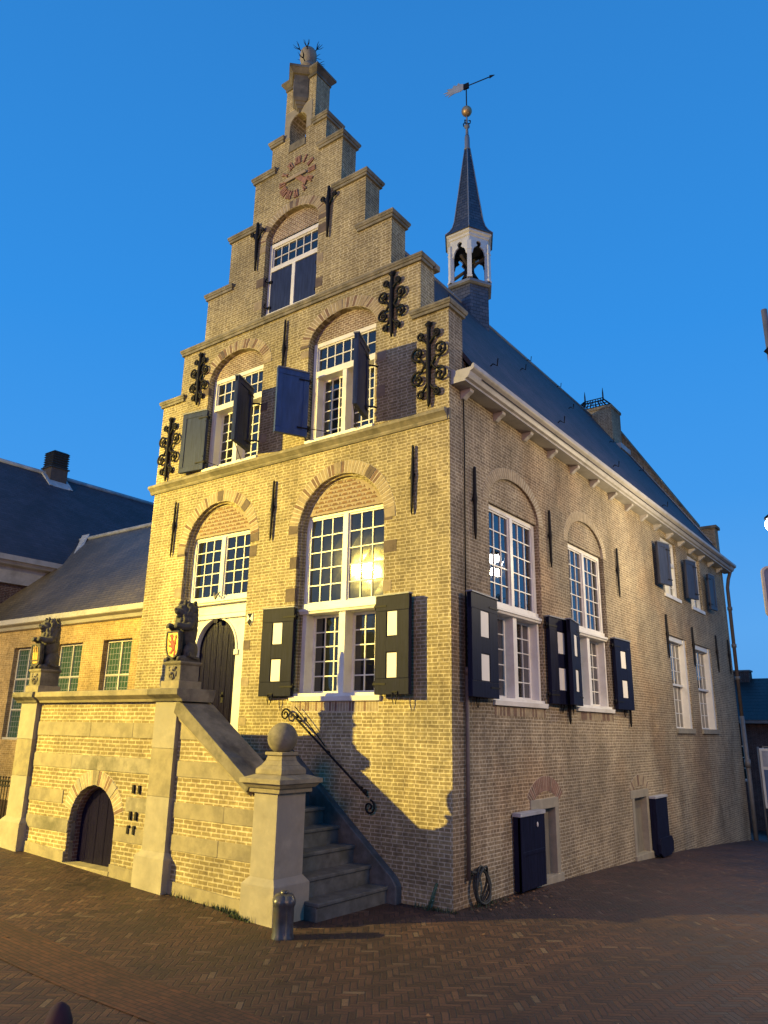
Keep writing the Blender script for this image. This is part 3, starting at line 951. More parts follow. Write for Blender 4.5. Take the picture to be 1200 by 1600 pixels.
# enamel monument shield beside the door
ms_ = MB(FRONT)
shield = [(-0.075, 0.12), (0.075, 0.12), (0.075, -0.04), (0.0, -0.13), (-0.075, -0.04)]
cx_, cz_ = -4.345, 4.30
ms_.prism([(cx_ + a, cz_ + b2) for a, b2 in shield], -0.014, 0.004, CREAM)
ms_.prism([(cx_ - 0.07, cz_ + 0.115), (cx_ + 0.07, cz_ + 0.115), (cx_, cz_ + 0.02)], -0.018, -0.01, NAVY)
ms_.prism([(cx_ - 0.068, cz_ - 0.04), (cx_, cz_ + 0.02), (cx_ + 0.068, cz_ - 0.04), (cx_, cz_ - 0.12)], -0.018, -0.01, NAVY)
ms_.build('monument_shield', CREAM, hall)


# ---- upper windows
def upper_window(u0, u1, open_left=True):
    f, b, g = MB(FRONT), MB(FRONT), MB(FRONT)
    z0, z1, zt, d = 7.52, 9.68, 8.98, 0.14
    um = (u0 + u1) / 2
    f.box(u0, u0 + 0.09, d, d + 0.10, z0, z1, WHITE)
    f.box(u1 - 0.09, u1, d, d + 0.10, z0, z1, WHITE)
    f.box(u0 + 0.09, u1 - 0.09, d, d + 0.10, z1 - 0.11, z1, WHITE)
    f.box(u0 + 0.09, u1 - 0.09, d - 0.02, d + 0.22, zt - 0.07, zt + 0.06, WHITE)
    f.box(um - 0.05, um + 0.05, d - 0.015, d + 0.20, z0, zt - 0.07, WHITE)
    f.box(u0 + 0.09, u0 + 0.13, d + 0.01, d + 0.25, z0, zt - 0.07, WHITE)
    f.box(u1 - 0.13, u1 - 0.09, d + 0.01, d + 0.25, z0, zt - 0.07, WHITE)
    lights(f, b, g, u0 + 0.09, u1 - 0.09, zt + 0.06, z1 - 0.11, d + 0.03, 7, 2, fw=0.025)
    for a, c in ((u0 + 0.13, um - 0.05), (um + 0.05, u1 - 0.13)):
        lights(f, b, g, a, c, z0 + 0.08, zt - 0.07, d + 0.17, 3, 6, fw=0.04)
    f.box(u0, u1, 0.0, d + 0.26, z0 - 0.03, z0 + 0.06, WHITE)
    f.taper(u0 + 0.01, u1 - 0.01, -0.03, d, z0 - 0.005, z0 + 0.05, 0.006, WHITE)
    return finish_window(f, b, g)


upper_window(-6.08, -4.45)
upper_window(-3.18, -1.56)

# top window with two shut blue leaves
f, b, g = MB(FRONT), MB(FRONT), MB(FRONT)
u0, u1, z0, z1, zt, d = -4.60, -3.11, 10.74, 12.54, 11.86, 0.12
um = (u0 + u1) / 2
f.box(u0, u0 + 0.08, d, d + 0.10, z0, z1, WHITE)
f.box(u1 - 0.08, u1, d, d + 0.10, z0, z1, WHITE)
f.box(u0 + 0.08, u1 - 0.08, d, d + 0.10, z1 - 0.13, z1, WHITE)
f.box(u0 + 0.08, u1 - 0.08, d - 0.01, d + 0.10, zt - 0.06, zt + 0.05, WHITE)
f.box(um - 0.045, um + 0.045, d - 0.012, d + 0.10, z0, zt - 0.06, WHITE)
f.box(u0, u1, d - 0.03, d + 0.10, z0 - 0.05, z0 + 0.05, WHITE)
lights(f, b, g, u0 + 0.08, u1 - 0.08, zt + 0.05, z1 - 0.13, d + 0.03, 6, 2, fw=0.025)
tw = finish_window(f, b, g)
for a, c in ((u0 + 0.085, um - 0.05), (um + 0.05, u1 - 0.085)):
    s_ = MB(FRONT)
    s_.box(a, c, d + 0.01, d + 0.05, z0 + 0.055, zt - 0.065, NAVY_UP)
    so = s_.build('loft_shutter', NAVY_UP, hall, bevel=0.004)
    h_ = MB(FRONT)
    for z in (z0 + 0.2, zt - 0.3):
        uu = a if a < um - 0.1 else c
        sgn = -1 if a < um - 0.1 else 1
        h_.tube([(uu, d - 0.01, z), (uu + sgn * 0.06, d - 0.05, z), (uu + sgn * 0.10, d - 0.06, z + 0.03), (uu + sgn * 0.11, d - 0.05, z + 0.08), (uu + sgn * 0.07, d - 0.05, z + 0.10)], 0.014, IRON, 6)
        h_.box(uu - 0.04, uu + 0.04, d - 0.02, d + 0.012, z - 0.03, z + 0.03, IRON)
    h_.build('hinge', IRON, so)


# ---- shutters
def shutter(hinge, end, z0, z1, style='cream', parent=hall, flip=1, label=None, hook=True):
    """leaf from the hinge point to its free end (plan points), facing right of that direction * flip"""
    hx, ex = Vector((hinge[0], hinge[1], 0)), Vector((end[0], end[1], 0))
    U = (ex - hx).normalized()
    D = Vector((-U.y, U.x, 0)) * flip
    fr = Frame(hx, U, D)
    w = (ex - hx).length
    mt = {'cream': NAVY, 'slate': SLATEBLUE, 'blue': NAVY_UP, 'skylit': SKYLIT_UP}[style]
    s = MB(fr)
    s.box(0, w, 0.0, 0.05, z0, z1, mt)
    rw = 0.09 if style == 'cream' else 0.11
    mz = (z0 + z1) / 2
    rails = [(0, w, z1 - rw, z1), (0, w, z0, z0 + rw), (0, rw, z0 + rw, z1 - rw), (w - rw, w, z0 + rw, z1 - rw)]
    if style == 'cream':
        rails = [(0, w, z1 - 0.24, z1), (0, w, z0, z0 + 0.24), (0, w, mz - 0.12, mz + 0.12), (0, w * 0.34, z0 + 0.24, z1 - 0.24), (w * 0.66, w, z0 + 0.24, z1 - 0.24)]
    for i, (a, c, p, q) in enumerate(rails):
        e = 0.012 + 0.0008 * i
        s.box(a + 0.001 * i, c - 0.001 * i, -e, 0.05 + e, p + 0.0005 * i, q - 0.0005 * i, mt)
    s.box(-0.005, w + 0.005, -0.03, 0.08, z1, z1 + 0.025, LEAD)
    so = s.build('shutter', mt, parent, bevel=0.004, )
    if style == 'cream':
        for p, q in ((mz + 0.12, z1 - 0.24), (z0 + 0.24, mz - 0.12)):
            c = MB(fr)
            c.box(w * 0.34 + 0.015, w * 0.66 - 0.015, -0.006, 0.056, p + 0.015, q - 0.015, CREAM)
            c.build('shutter_panel', CREAM, so)
    h = MB(fr)
    for z in (z0 + 0.16, z1 - 0.16):
        h.box(-0.03, w * 0.33, -0.02, -0.0135, z - 0.014, z + 0.014, IRON)
        h.box(-0.03, w * 0.33, 0.0635, 0.07, z - 0.014, z + 0.014, IRON)
        h.tube([(-0.02, 0.02, z - 0.05), (-0.02, 0.02, z + 0.05)], 0.018, IRON, 8)
        h.tube([(-0.02, 0.02, z), (-0.06, 0.03, z)], 0.013, IRON, 6)
    h.build('hinge', IRON, so)
    if hook:
        k = MB(fr)
        uc = w * 0.62
        k.box(uc - 0.05, uc + 0.05, -0.028, -0.014, z0 + 0.03, z0 + 0.05, IRON)
        for dx in (-0.05, 0.05):
            k.tube([(uc + dx, -0.02, z0 + 0.04), (uc + dx * 0.9, -0.03, z0 - 0.06), (uc + dx * 0.3, -0.03, z0 - 0.15)], [0.01, 0.009, 0.006], IRON, 5)
        k.build('shutter_hook', IRON, so)
    if label:
        so['label'] = label
    return so


# front ground floor pair (outer faces looking to the square)
shutter((-3.14, -0.10), (-3.84, -0.17), 2.90, 4.42, 'cream', flip=-1)
shutter((-1.30, -0.17), (-0.62, -0.21), 2.90, 4.43, 'cream', flip=1)
# upper storey leaves
shutter((-6.0, -0.06), (-6.66, -0.16), 7.56, 8.90, 'blue', flip=-1, hook=False)
shutter((-4.53, -0.15), (-4.30, -0.78), 7.62, 8.95, 'blue', flip=-1, hook=False, label='leaf standing open at a right angle to the wall')
shutter((-3.07, -0.08), (-3.37, -0.64), 7.62, 8.92, 'skylit', flip=-1, hook=False, label='leaf standing half open, sky light put into its blue paint')
shutter((-1.59, -0.15), (-1.33, -0.80), 7.60, 8.92, 'blue', flip=-1, hook=False)
# hinge arms and stay rods of the upper leaves
ar = MB(FRONT)
for hx, lx in ((-4.45, -4.53), (-1.52, -1.59), (-3.12, -3.09), (-6.06, -6.02)):
    for z in (7.85, 8.65):
        ar.tube([(hx + 0.02, 0.02, z), (hx + 0.02, -0.05, z), (lx, -0.15 if hx in (-4.45, -1.52) else -0.08, z)], 0.016, IRON, 6)
for p, q in (((-6.0, -0.1, 7.75), (-5.45, -0.12, 7.50)), ((-3.1, -0.1, 7.80), (-2.55, -0.12, 7.6)), ((-4.50, -0.6, 7.72), (-4.9, 0.0, 7.54)), ((-1.55, -0.6, 7.72), (-1.95, 0.0, 7.54))):
    ar.tube([p, q], 0.008, IRON, 5)
ar.build('shutter_stays', IRON, hall)


# ---- wall anchors
def bar_anchor(fr, u, z0, z1, lean=0.0, mid=True):
    a = MB(fr)
    zm = z0 + (z1 - z0) * 0.55
    L = z1 - z0
    def uz(t):
        return (u + lean * (t - 0.5), -0.045, z0 + L * t)
    a.tube([uz(0), uz(0.1), uz(0.45), uz(0.55), uz(0.65), uz(0.97), uz(1)], [0.012, 0.028, 0.032, 0.045, 0.032, 0.028, 0.02], IRON, 8, flat=0.8)
    if mid:
        a.tube([(u - 0.05, -0.03, zm - 0.03), (u, -0.06, zm), (u + 0.05, -0.03, zm + 0.02)], 0.02, IRON, 6)
    a.box(u - 0.02, u + 0.02, -0.03, 0.03, zm - 0.02, zm + 0.02, IRON)
    return a.build('wall_anchor', IRON, hall)


for u, z0, z1 in ((-6.80, 5.78, 6.97), (-3.90, 5.74, 6.92), (-0.70, 5.77, 6.96), (-3.85, 8.95, 10.35)):
    bar_anchor(FRONT, u, z0, z1, 0.02)
for y, z0, z1 in ((0.72, 5.40, 6.66), (3.70, 5.47, 6.62), (7.50, 5.43, 6.61), (11.08, 4.32, 5.49), (13.63, 4.28, 5.44), (16.43, 4.30, 5.49), (18.1, 4.35, 5.51), (4.24, 2.53, 3.3), (7.66, 2.52, 3.31)):
    bar_anchor(SIDE, y, z0, z1, 0.0)


def spiral(a, u, z, cu, cz, r, turns, sgn, r1=0.03, dd=-0.055, th=0.023):
    """stem from (u, z) winding into a scroll centred on (cu, cz)"""
    ang0 = math.atan2(z - cz, u - cu)
    pts = []
    N = 22
    for i in range(N + 1):
        t = i / N
        an = ang0 + sgn * turns * 2 * pi * t
        rr = r * (1 - t) + r1 * t
        if i == 0:
            pts.append((u, dd, z))
        pts.append((cu + rr * cos(an), dd, cz + rr * sin(an)))
    a.tube(pts, th, IRON, 6)
    a.ball((cu + r1 * 0.3, dd, cz), 0.03, IRON, 6, (1, 0.6, 1))


def scroll_anchor(u, z0, z1):
    a = MB(FRONT)
    L = z1 - z0
    zc = (z0 + z1) / 2
    k = L / 1.5
    a.tube([(u, -0.05, z0), (u, -0.05, z0 + 0.1), (u, -0.055, zc - 0.2), (u, -0.06, zc), (u, -0.055, zc + 0.25), (u, -0.05, z1 - 0.08), (u, -0.05, z1)], [0.018, 0.036, 0.046, 0.052, 0.046, 0.036, 0.03], IRON, 8, flat=0.9)
    a.ball((u, -0.05, z1 - 0.02), 0.05, IRON, 6)
    a.tube([(u - 0.07, -0.05, z1 + 0.0), (u, -0.05, z1 + 0.03), (u + 0.07, -0.05, z1 + 0.0)], [0.02, 0.035, 0.02], IRON, 6)
    for s in (-1, 1):
        spiral(a, u, zc - 0.12 * k, u + s * 0.215 * k, zc + 0.25 * k, 0.140 * k, 1.35, s)
        spiral(a, u, zc + 0.10 * k, u + s * 0.215 * k, zc - 0.22 * k, 0.140 * k, 1.35, -s)
        spiral(a, u, zc + 0.35 * k, u + s * 0.15 * k, zc + 0.56 * k, 0.07 * k, 1.1, s)
        spiral(a, u, zc - 0.32 * k, u + s * 0.15 * k, zc - 0.52 * k, 0.07 * k, 1.1, -s)
    for z in (zc + 0.25 * k, zc - 0.22 * k):
        a.box(u - 0.02, u + 0.02, -0.03, 0.02, z - 0.02, z + 0.02, IRON)
    return a.build('scroll_anchor', IRON, hall)


scroll_anchor(-7.24, 7.53, 8.98)
scroll_anchor(-6.41, 9.12, 10.34)
scroll_anchor(-1.17, 9.14, 10.42)
scroll_anchor(-0.375, 7.58, 9.12)
for u in (-4.86, -2.81):
    a = MB(FRONT)
    a.tube([(u, -0.045, 11.9), (u, -0.05, 12.3), (u, -0.055, 12.75), (u, -0.05, 13.1)], [0.02, 0.035, 0.045, 0.03], IRON, 8)
    for s in (-1, 1):
        spiral(a, u, 12.62, u + s * 0.15, 12.86, 0.055, 0.9, s, th=0.02)
    a.build('wall_anchor', IRON, hall)

# ---- clock: numerals and hands straight on the brickwork
ck = MB(FRONT)
CU, CZ, CRD = -3.78, 13.83, 0.50
NUM = ['XII', 'I', 'II', 'III', 'IV', 'V', 'VI', 'VII', 'VIII', 'IX', 'X', 'XI']


def stroke(mb, base_ang, t0, r0, t1, r1, w, d0=-0.028):
    """stroke in the numeral's own frame: t across, r outwards"""
    er = Vector((sin(base_ang), cos(base_ang)))
    et = Vector((cos(base_ang), -sin(base_ang)))
    a = er * r0 + et * t0
    c = er * r1 + et * t1
    nrm = Vector((-(c - a).y, (c - a).x)).normalized() * w / 2
    mb.prism([(CU + (a + nrm).x, CZ + (a + nrm).y), (CU + (a - nrm).x, CZ + (a - nrm).y), (CU + (c - nrm).x, CZ + (c - nrm).y), (CU + (c + nrm).x, CZ + (c + nrm).y)], d0, 0.004, CLOCKRED)


for i, s in enumerate(NUM):
    ang = 2 * pi * i / 12
    ws = {'I': 0.044, 'V': 0.085, 'X': 0.085}
    tot = sum(ws[c] for c in s)
    t = -tot / 2
    for c in s:
        w = ws[c]
        r0, r1 = 0.33, CRD + 0.02
        if c == 'I':
            stroke(ck, ang, t + w / 2, r0, t + w / 2, r1, 0.032)
        elif c == 'V':
            stroke(ck, ang, t + w * 0.5, r0, t + w * 0.15, r1, 0.028)
            stroke(ck, ang, t + w * 0.5, r0, t + w * 0.85, r1, 0.024, -0.026)
        else:
            stroke(ck, ang, t + w * 0.15, r0, t + w * 0.85, r1, 0.028)
            stroke(ck, ang, t + w * 0.85, r0, t + w * 0.15, r1, 0.024, -0.026)
        t += w
clock = ck.build('clock', CLOCKRED, hall)
hd = MB(FRONT)
hd.prism([(CU - 0.36, CZ + 0.01), (CU - 0.30, CZ + 0.045), (CU + 0.28, CZ + 0.03), (CU + 0.28, CZ - 0.03), (CU - 0.30, CZ - 0.03)], -0.055, -0.035, PINK)
hd.build('minute_hand', PINK, clock)
hd = MB(FRONT)
hd.prism([(CU - 0.06, CZ + 0.03), (CU + 0.04, CZ + 0.05), (CU + 0.22, CZ - 0.12), (CU + 0.34, CZ - 0.16), (CU + 0.25, CZ - 0.33), (CU + 0.15, CZ - 0.2), (CU - 0.02, CZ - 0.05)], -0.034, -0.012, CLOCKRED)
hd.build('hour_hand', CLOCKRED, clock)

# ---- flank wall (right side)
sw = MB(SIDE)
L1 = 18.2
winA, winB = (1.27, 3.27), (4.66, 6.68)
holes = [arc_hole(winA[0], winA[1], 2.80, 6.20, 0.62), arc_hole(winB[0], winB[1], 2.80, 6.20, 0.62)]
rearU = [(11.30, 12.80), (14.02, 15.42)]
rearL = [(11.32, 12.98), (13.85, 15.72)]
for a, c in rearU:
    holes.append([(a, 6.05), (c, 6.05), (c, 7.78), (a, 7.78)])
for a, c in rearL:
    holes.append([(a, 2.44), (c, 2.44), (c, 4.98), (a, 4.98)])
cell = [(2.72, 3.46, 0.04, 1.12), (7.62, 8.44, -0.14, 1.02)]
for a, c, z0, z1 in cell:
    holes.append([(a, z0), (c, z0), (c, z1), (a, z1)])
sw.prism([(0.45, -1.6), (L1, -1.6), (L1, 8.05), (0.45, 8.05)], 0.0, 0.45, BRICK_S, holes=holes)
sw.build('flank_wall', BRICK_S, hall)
for wn2 in (winA, winB):
    cu = sum(wn2) / 2
    ring(SIDE, cu, 6.20, 1.005, 0.63, 0.20, 40, m1=VOUSS, m2=VOUSS, gap=0.16)
    t3 = MB(SIDE)
    t3.prism([(wn2[0] + 0.002, 6.22), (wn2[1] - 0.002, 6.22)] + [p for p in arc(cu, 6.20, 1.008, 0.618, 0, pi, 24) if p[1] > 6.23], 0.045, 0.2, BRICK_S)
    t3.build('arch_infill', BRICK_S, hall)
    tall_window(SIDE, wn2[0] + 0.01, wn2[1] - 0.01, 6.23, d=0.10, gmat=GLASS_SIDE, zsill=2.80, deep=0.15, side_w=0.07)
    rl = MB(SIDE)
    u = wn2[0] + 0.05
    while u < wn2[1] - 0.05:
        rl.box(u, u + 0.048, -0.004, 0.05, 2.63, 2.77, VOUSS if random.random() < 0.65 else VOUSS2)
        u += 0.06
    rl.build('sill_rowlock', VOUSS, hall)

# flank shutters
shutter((1.24 * 0 + 0.07, 1.24), (0.14, 0.26), 2.88, 4.46, 'cream', flip=1)
shutter((0.05, 3.32), (0.10, 4.24), 2.88, 4.46, 'cream', flip=-1)
shutter((0.06, 4.72), (0.24, 3.84), 2.88, 4.46, 'cream', flip=1)
shutter((0.05, 6.74), (0.09, 7.66), 2.88, 4.40, 'cream', flip=-1)

# rear windows
for a, c in rearU:
    f, b, g = MB(SIDE), MB(SIDE), MB(SIDE)
    um = (a + c) / 2
    z0, z1, zt, d = 6.05, 7.78, 7.10, 0.08
    f.box(a + 0.01, a + 0.08, d, d + 0.08, z0, z1 - 0.01, WHITE)
    f.box(c - 0.08, c - 0.01, d, d + 0.08, z0, z1 - 0.01, WHITE)
    f.box(a + 0.08, c - 0.08, d, d + 0.08, z1 - 0.09, z1 - 0.01, WHITE)
    f.box(a + 0.08, c - 0.08, d - 0.01, d + 0.12, zt - 0.05, zt + 0.05, WHITE)
    f.box(um - 0.045, um + 0.045, d - 0.012, d + 0.12, z0, z1 - 0.09, WHITE)
    f.box(a - 0.02, c + 0.02, -0.04, d + 0.12, z0 - 0.03, z0 + 0.07, WHITE)
    for p, q in ((a + 0.08, um - 0.045), (um + 0.045, c - 0.08)):
        lights(f, b, g, p, q, zt + 0.05, z1 - 0.09, d + 0.02, 3, 2, fw=0.025, gmat=GLASS_SIDE)
        lights(f, b, g, p, q, z0 + 0.07, zt - 0.05, d + 0.06, 2, 3, fw=0.05, gmat=GLASS_SIDE)
    finish_window(f, b, g, gmat=GLASS_SIDE)
for a, c in rearL:
    f, b, g = MB(SIDE), MB(SIDE), MB(SIDE)
    z0, z1, zt, d = 2.44, 4.98, 3.66, 0.20
    f.box(a + 0.005, a + 0.10, 0.03, d + 0.06, z0, z1, WHITE)
    f.box(c - 0.16, c - 0.005, 0.03, d + 0.06, z0, z1, WHITE)
    f.box(a + 0.10, c - 0.16, 0.05, d + 0.06, z1 - 0.14, z1 - 0.005, WHITE)
    f.box(a - 0.02, c + 0.02, -0.05, d + 0.06, z0 - 0.04, z0 + 0.09, STONE_L)
    lights(f, b, g, a + 0.10, c - 0.16, zt, z1 - 0.14, d - 0.04, 4, 3, fw=0.04, gmat=GLASS_SIDE)
    lights(f, b, g, a + 0.10, c - 0.16, z0 + 0.09, zt + 0.03, d, 4, 3, fw=0.04, gmat=GLASS_SIDE)
    f.box(a + 0.1, c - 0.16, d - 0.07, d, zt - 0.01, zt + 0.05, WHITE)
    finish_window(f, b, g, gmat=GLASS_SIDE)
shutter((0.26, 10.98), (0.12, 10.40), 6.22, 7.36, 'slate', flip=1, hook=False)
shutter((0.26, 13.66), (0.12, 13.08), 6.22, 7.36, 'slate', flip=1, hook=False)
shutter((0.14, 15.60), (0.20, 16.16), 6.22, 7.36, 'slate', flip=-1, hook=False)

# cellar openings with stone frames, relieving arches and leaves
for k, (a, c, z0, z1) in enumerate(cell):
    s = MB(SIDE)
    s.box(a - 0.24, c + 0.14, -0.018, 0.25, z1 - 0.006, z1 + 0.16, STONE_L)
    s.box(c - 0.006, c + 0.14, -0.015, 0.25, z0 - 0.1, z1, STONE_L)
    s.box(a - 0.14, a + 0.006, -0.015, 0.25, z0 - 0.1, z1, STONE_L)
    s.box(a - 0.18, c + 0.18, -0.05, 0.25, z0 - 0.26, z0 + 0.006, STONE_L)
    co = s.build('cellar_frame', STONE_L, hall, bevel=0.008)
    s = MB(SIDE)
    s.box(a - 0.02, c + 0.02, 0.13, 0.17, z0 - 0.02, z1 + 0.02, WOODPALE)
    s.box(a + 0.1, a + 0.15, 0.11, 0.135, z0 + 0.5, z0 + 0.56, IRON)
    s.build('cellar_hatch', WOODPALE, co)
    um = (a + c) / 2
    if k == 0:
        ring(SIDE, um, 0.98, 0.60, 0.42, 0.25, 22, a0=radians(32), a1=radians(148), name='relieving_arch', m1=plain('red_voussoir', (0.22, 0.12, 0.08), 0.85, 0.3, 9, 0.3), m2=VOUSS2)
    else:
        ring(SIDE, um, 0.86, 0.60, 0.42, 0.22, 22, a0=radians(32), a1=radians(148), name='relieving_arch')
s = MB(SIDE)
s.box(1.80, 2.70, -0.15, -0.10, 0.0, 1.08, NAVY)
s.box(1.78, 2.71, -0.17, -0.02, 1.08, 1.14, LEAD_L)
s.box(1.80, 1.86, -0.16, -0.02, 0.0, 1.08, NAVY)
s.box(1.83, 2.68, -0.158, -0.10, 0.50, 0.56, NAVY)
o = s.build('cellar_shutter', NAVY, hall, bevel=0.006)
h = MB(SIDE)
h.ball((2.40, -0.16, 0.93), 0.03, WHITE, 6, (0.6, 0.5, 1.4))
h.build('handle', WHITE, o)
s = MB(SIDE)
s.box(8.58, 9.45, -0.16, -0.11, -0.22, 0.96, NAVY)
s.box(8.56, 9.47, -0.18, -0.02, 0.96, 1.01, LEAD_L)
s.box(8.56, 8.62, -0.17, -0.02, -0.22, 0.96, NAVY)
s.prism([(8.62, 0.12), (9.42, 0.12), (9.52, 0.0), (9.5, -0.2), (9.3, -0.27), (8.7, -0.27), (8.54, -0.18), (8.54, 0.0)], -0.22, -0.155, NAVY)
s.build('cellar_shutter', NAVY, hall, bevel=0.006)

# ---- eaves cornice with brackets
cn = MB(SIDE)
prof = [(0.0, 7.93), (-0.27, 7.93), (-0.27, 7.97), (-0.32, 7.985), (-0.35, 8.03), (-0.37, 8.08), (-0.42, 8.11), (-0.44, 8.13), (-0.44, 8.20), (-0.41, 8.20), (-0.38, 8.15), (-0.10, 8.15), (0.0, 8.20)]
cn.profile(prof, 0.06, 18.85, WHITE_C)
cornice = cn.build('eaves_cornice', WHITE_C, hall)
y = 0.42
while y < 18.5:
    k = MB(SIDE)
    k.profile([(0.0, 7.77), (-0.05, 7.78), (-0.12, 7.84), (-0.19, 7.88), (-0.20, 7.929), (0.0, 7.929)], y - 0.06, y + 0.06, WHITE_C)
    k.build('cornice_bracket', WHITE_C, cornice, bevel=0.006)
    y += 1.155

# ---- roof
RZ, EZ, EX = 14.30, 8.17, 0.37
hw = EX - XC
rf = MB()
rf.add([(EX, 0.45, EZ), (EX, 18.25, EZ), (XC, 18.25, RZ), (XC, 0.45, RZ), (EX, 0.45, EZ - 0.12), (EX, 18.25, EZ - 0.12), (XC, 18.25, RZ - 0.15), (XC, 0.45, RZ - 0.15)],
       [(0, 1, 2, 3), (4, 7, 6, 5), (0, 4, 5, 1), (1, 5, 6, 2), (2, 6, 7, 3), (3, 7, 4, 0)], SLATE)
X2 = 2 * XC - EX
rf.add([(X2, 0.45, EZ), (X2, 18.25, EZ), (XC, 18.25, RZ - 0.002), (XC, 0.45, RZ - 0.002), (X2, 0.45, EZ - 0.12), (X2, 18.25, EZ - 0.12), (XC, 18.25, RZ - 0.15), (XC, 0.45, RZ - 0.15)],
       [(0, 1, 2, 3), (4, 7, 6, 5), (0, 4, 5, 1), (1, 5, 6, 2), (2, 6, 7, 3), (3, 7, 4, 0)], SLATE)
roof = rf.build('roof', SLATE, hall)
af = MB(Frame((0, 0.455, 0)))
af.prism([(-1.2, 8.0), (0.0, 8.0), (0.0, 8.52), (-1.2, 10.25)], 0.0, 0.1, BRICK_S)
af.build('attic_fill', BRICK_S, hall)
rd = MB()
rd.tube([(XC, 0.46, RZ + 0.01), (XC, 16.95, RZ + 0.01)], 0.055, LEAD, 8)
rd.build('ridge_roll', LEAD, roof)
nx_, nz_ = (RZ - EZ), hw
nl = sqrt(nx_ ** 2 + nz_ ** 2)
nx_, nz_ = nx_ / nl, nz_ / nl


def on_roof(y, t, up=0.0):
    """t from eave (0) to ridge (1) on the right hand slope"""
    return Vector((EX - hw * t + nx_ * up, y, EZ + (RZ - EZ) * t + nz_ * up))


for (y, t) in [(2.2, 0.18), (4.9, 0.13), (8.2, 0.12), (12.0, 0.1), (3.4, 0.62), (6.8, 0.55), (10.5, 0.6), (14.2, 0.62), (11.0, 0.97), (13.4, 0.97), (15.6, 0.5)]:
    hk = MB()
    p = on_roof(y, t)
    hk.tube([p, on_roof(y, t, 0.06), on_roof(y, t - 0.015, 0.10), on_roof(y, t + 0.0, 0.2)], 0.014, IRON, 5)
    hk.build('roof_hook', IRON, roof)

# rear gable with sloping coping and chimney
bk = MB(Frame((0, 18.2, 0)))
off = 0.30
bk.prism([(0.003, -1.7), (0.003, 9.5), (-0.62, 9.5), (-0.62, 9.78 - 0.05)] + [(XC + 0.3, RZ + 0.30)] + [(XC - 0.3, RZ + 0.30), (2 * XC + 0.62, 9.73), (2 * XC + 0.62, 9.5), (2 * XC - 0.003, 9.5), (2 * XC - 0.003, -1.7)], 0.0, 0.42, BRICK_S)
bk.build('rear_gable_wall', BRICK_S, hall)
cp = MB(Frame((0, 18.2, 0)))
cp.box(-0.66, 0.07, -0.07, 0.49, 9.5, 9.60, STONE_D)
cp.box(2 * XC - 0.07, 2 * XC + 0.66, -0.07, 0.49, 9.5, 9.60, STONE_D)
cp.prism([(-0.60, 9.70), (XC + 0.25, RZ + 0.29), (XC + 0.25, RZ + 0.39), (-0.60, 9.80)], -0.06, 0.48, STONE_D)
cp.prism([(2 * XC + 0.60, 9.70), (XC - 0.25, RZ + 0.29), (XC - 0.25, RZ + 0.39), (2 * XC + 0.60, 9.80)], -0.06, 0.48, STONE_D)
cp.build('verge_coping', STONE_D, hall)
fl = MB()
q = [on_roof(17.98, 0.12, 0.02), on_roof(18.22, 0.12, 0.02), on_roof(18.22, 0.97, 0.02), on_roof(17.98, 0.97, 0.02)]
q2 = [v + Vector((nx_ * 0.02, 0, nz_ * 0.02)) for v in q]
fl.add([tuple(v) for v in q + q2], [(0, 3, 2, 1), (4, 5, 6, 7), (0, 1, 5, 4), (1, 2, 6, 5), (2, 3, 7, 6), (3, 0, 4, 7)], LEAD_L)
fl.build('lead_flashing', LEAD_L, roof)
ch = MB()
ch.box(-4.66, -3.00, 16.95, 17.95, 12.6, 14.50, BRICK_S)
ch.box(-4.70, -2.96, 16.91, 17.99, 14.50, 14.60, BRICK_S)
chim = ch.build('chimney', BRICK_S, roof)
cg = MB()
for i in range(9):
    t = i / 8
    x = -4.68 + 1.70 * t
    cg.tube([(x, 16.93, 14.6), (-4.2 + 0.74 * t, 17.35, 15.15)], 0.018, IRON, 5)
    cg.tube([(x, 17.97, 14.6), (-4.2 + 0.74 * t, 17.55, 15.15)], 0.018, IRON, 5)
for i in range(6):
    t = i / 5
    y = 16.93 + 1.04 * t
    for xa, xb in ((-4.68, -4.2), (-2.98, -3.46)):
        cg.tube([(xa, y, 14.6), (xb, 17.35 + 0.2 * t, 15.15)], 0.018, IRON, 5)
for j in range(4):
    t = j / 3
    xa, xb = -4.68 + 0.48 * t, -2.98 - 0.48 * t
    ya, yb = 16.93 + 0.42 * t, 17.97 - 0.42 * t
    z = 14.61 + 0.54 * t
    cg.tube([(xa, ya, z), (xb, ya, z), (xb, yb, z), (xa, yb, z)], 0.02, IRON, 5, closed=True)
for x in (-4.2, -3.46):
    cg.tube([(x, 17.45, 15.1), (x, 17.45, 15.4), (x, 17.45, 15.62)], [0.035, 0.03, 0.008], IRON, 6)
cg.build('chimney_cage', IRON, hall)
cs = MB()
cs.box(-3.02, -2.70, 16.9, 17.98, 12.75, 12.95, LEAD_L)
cs.build('chimney_flashing', LEAD_L, roof)

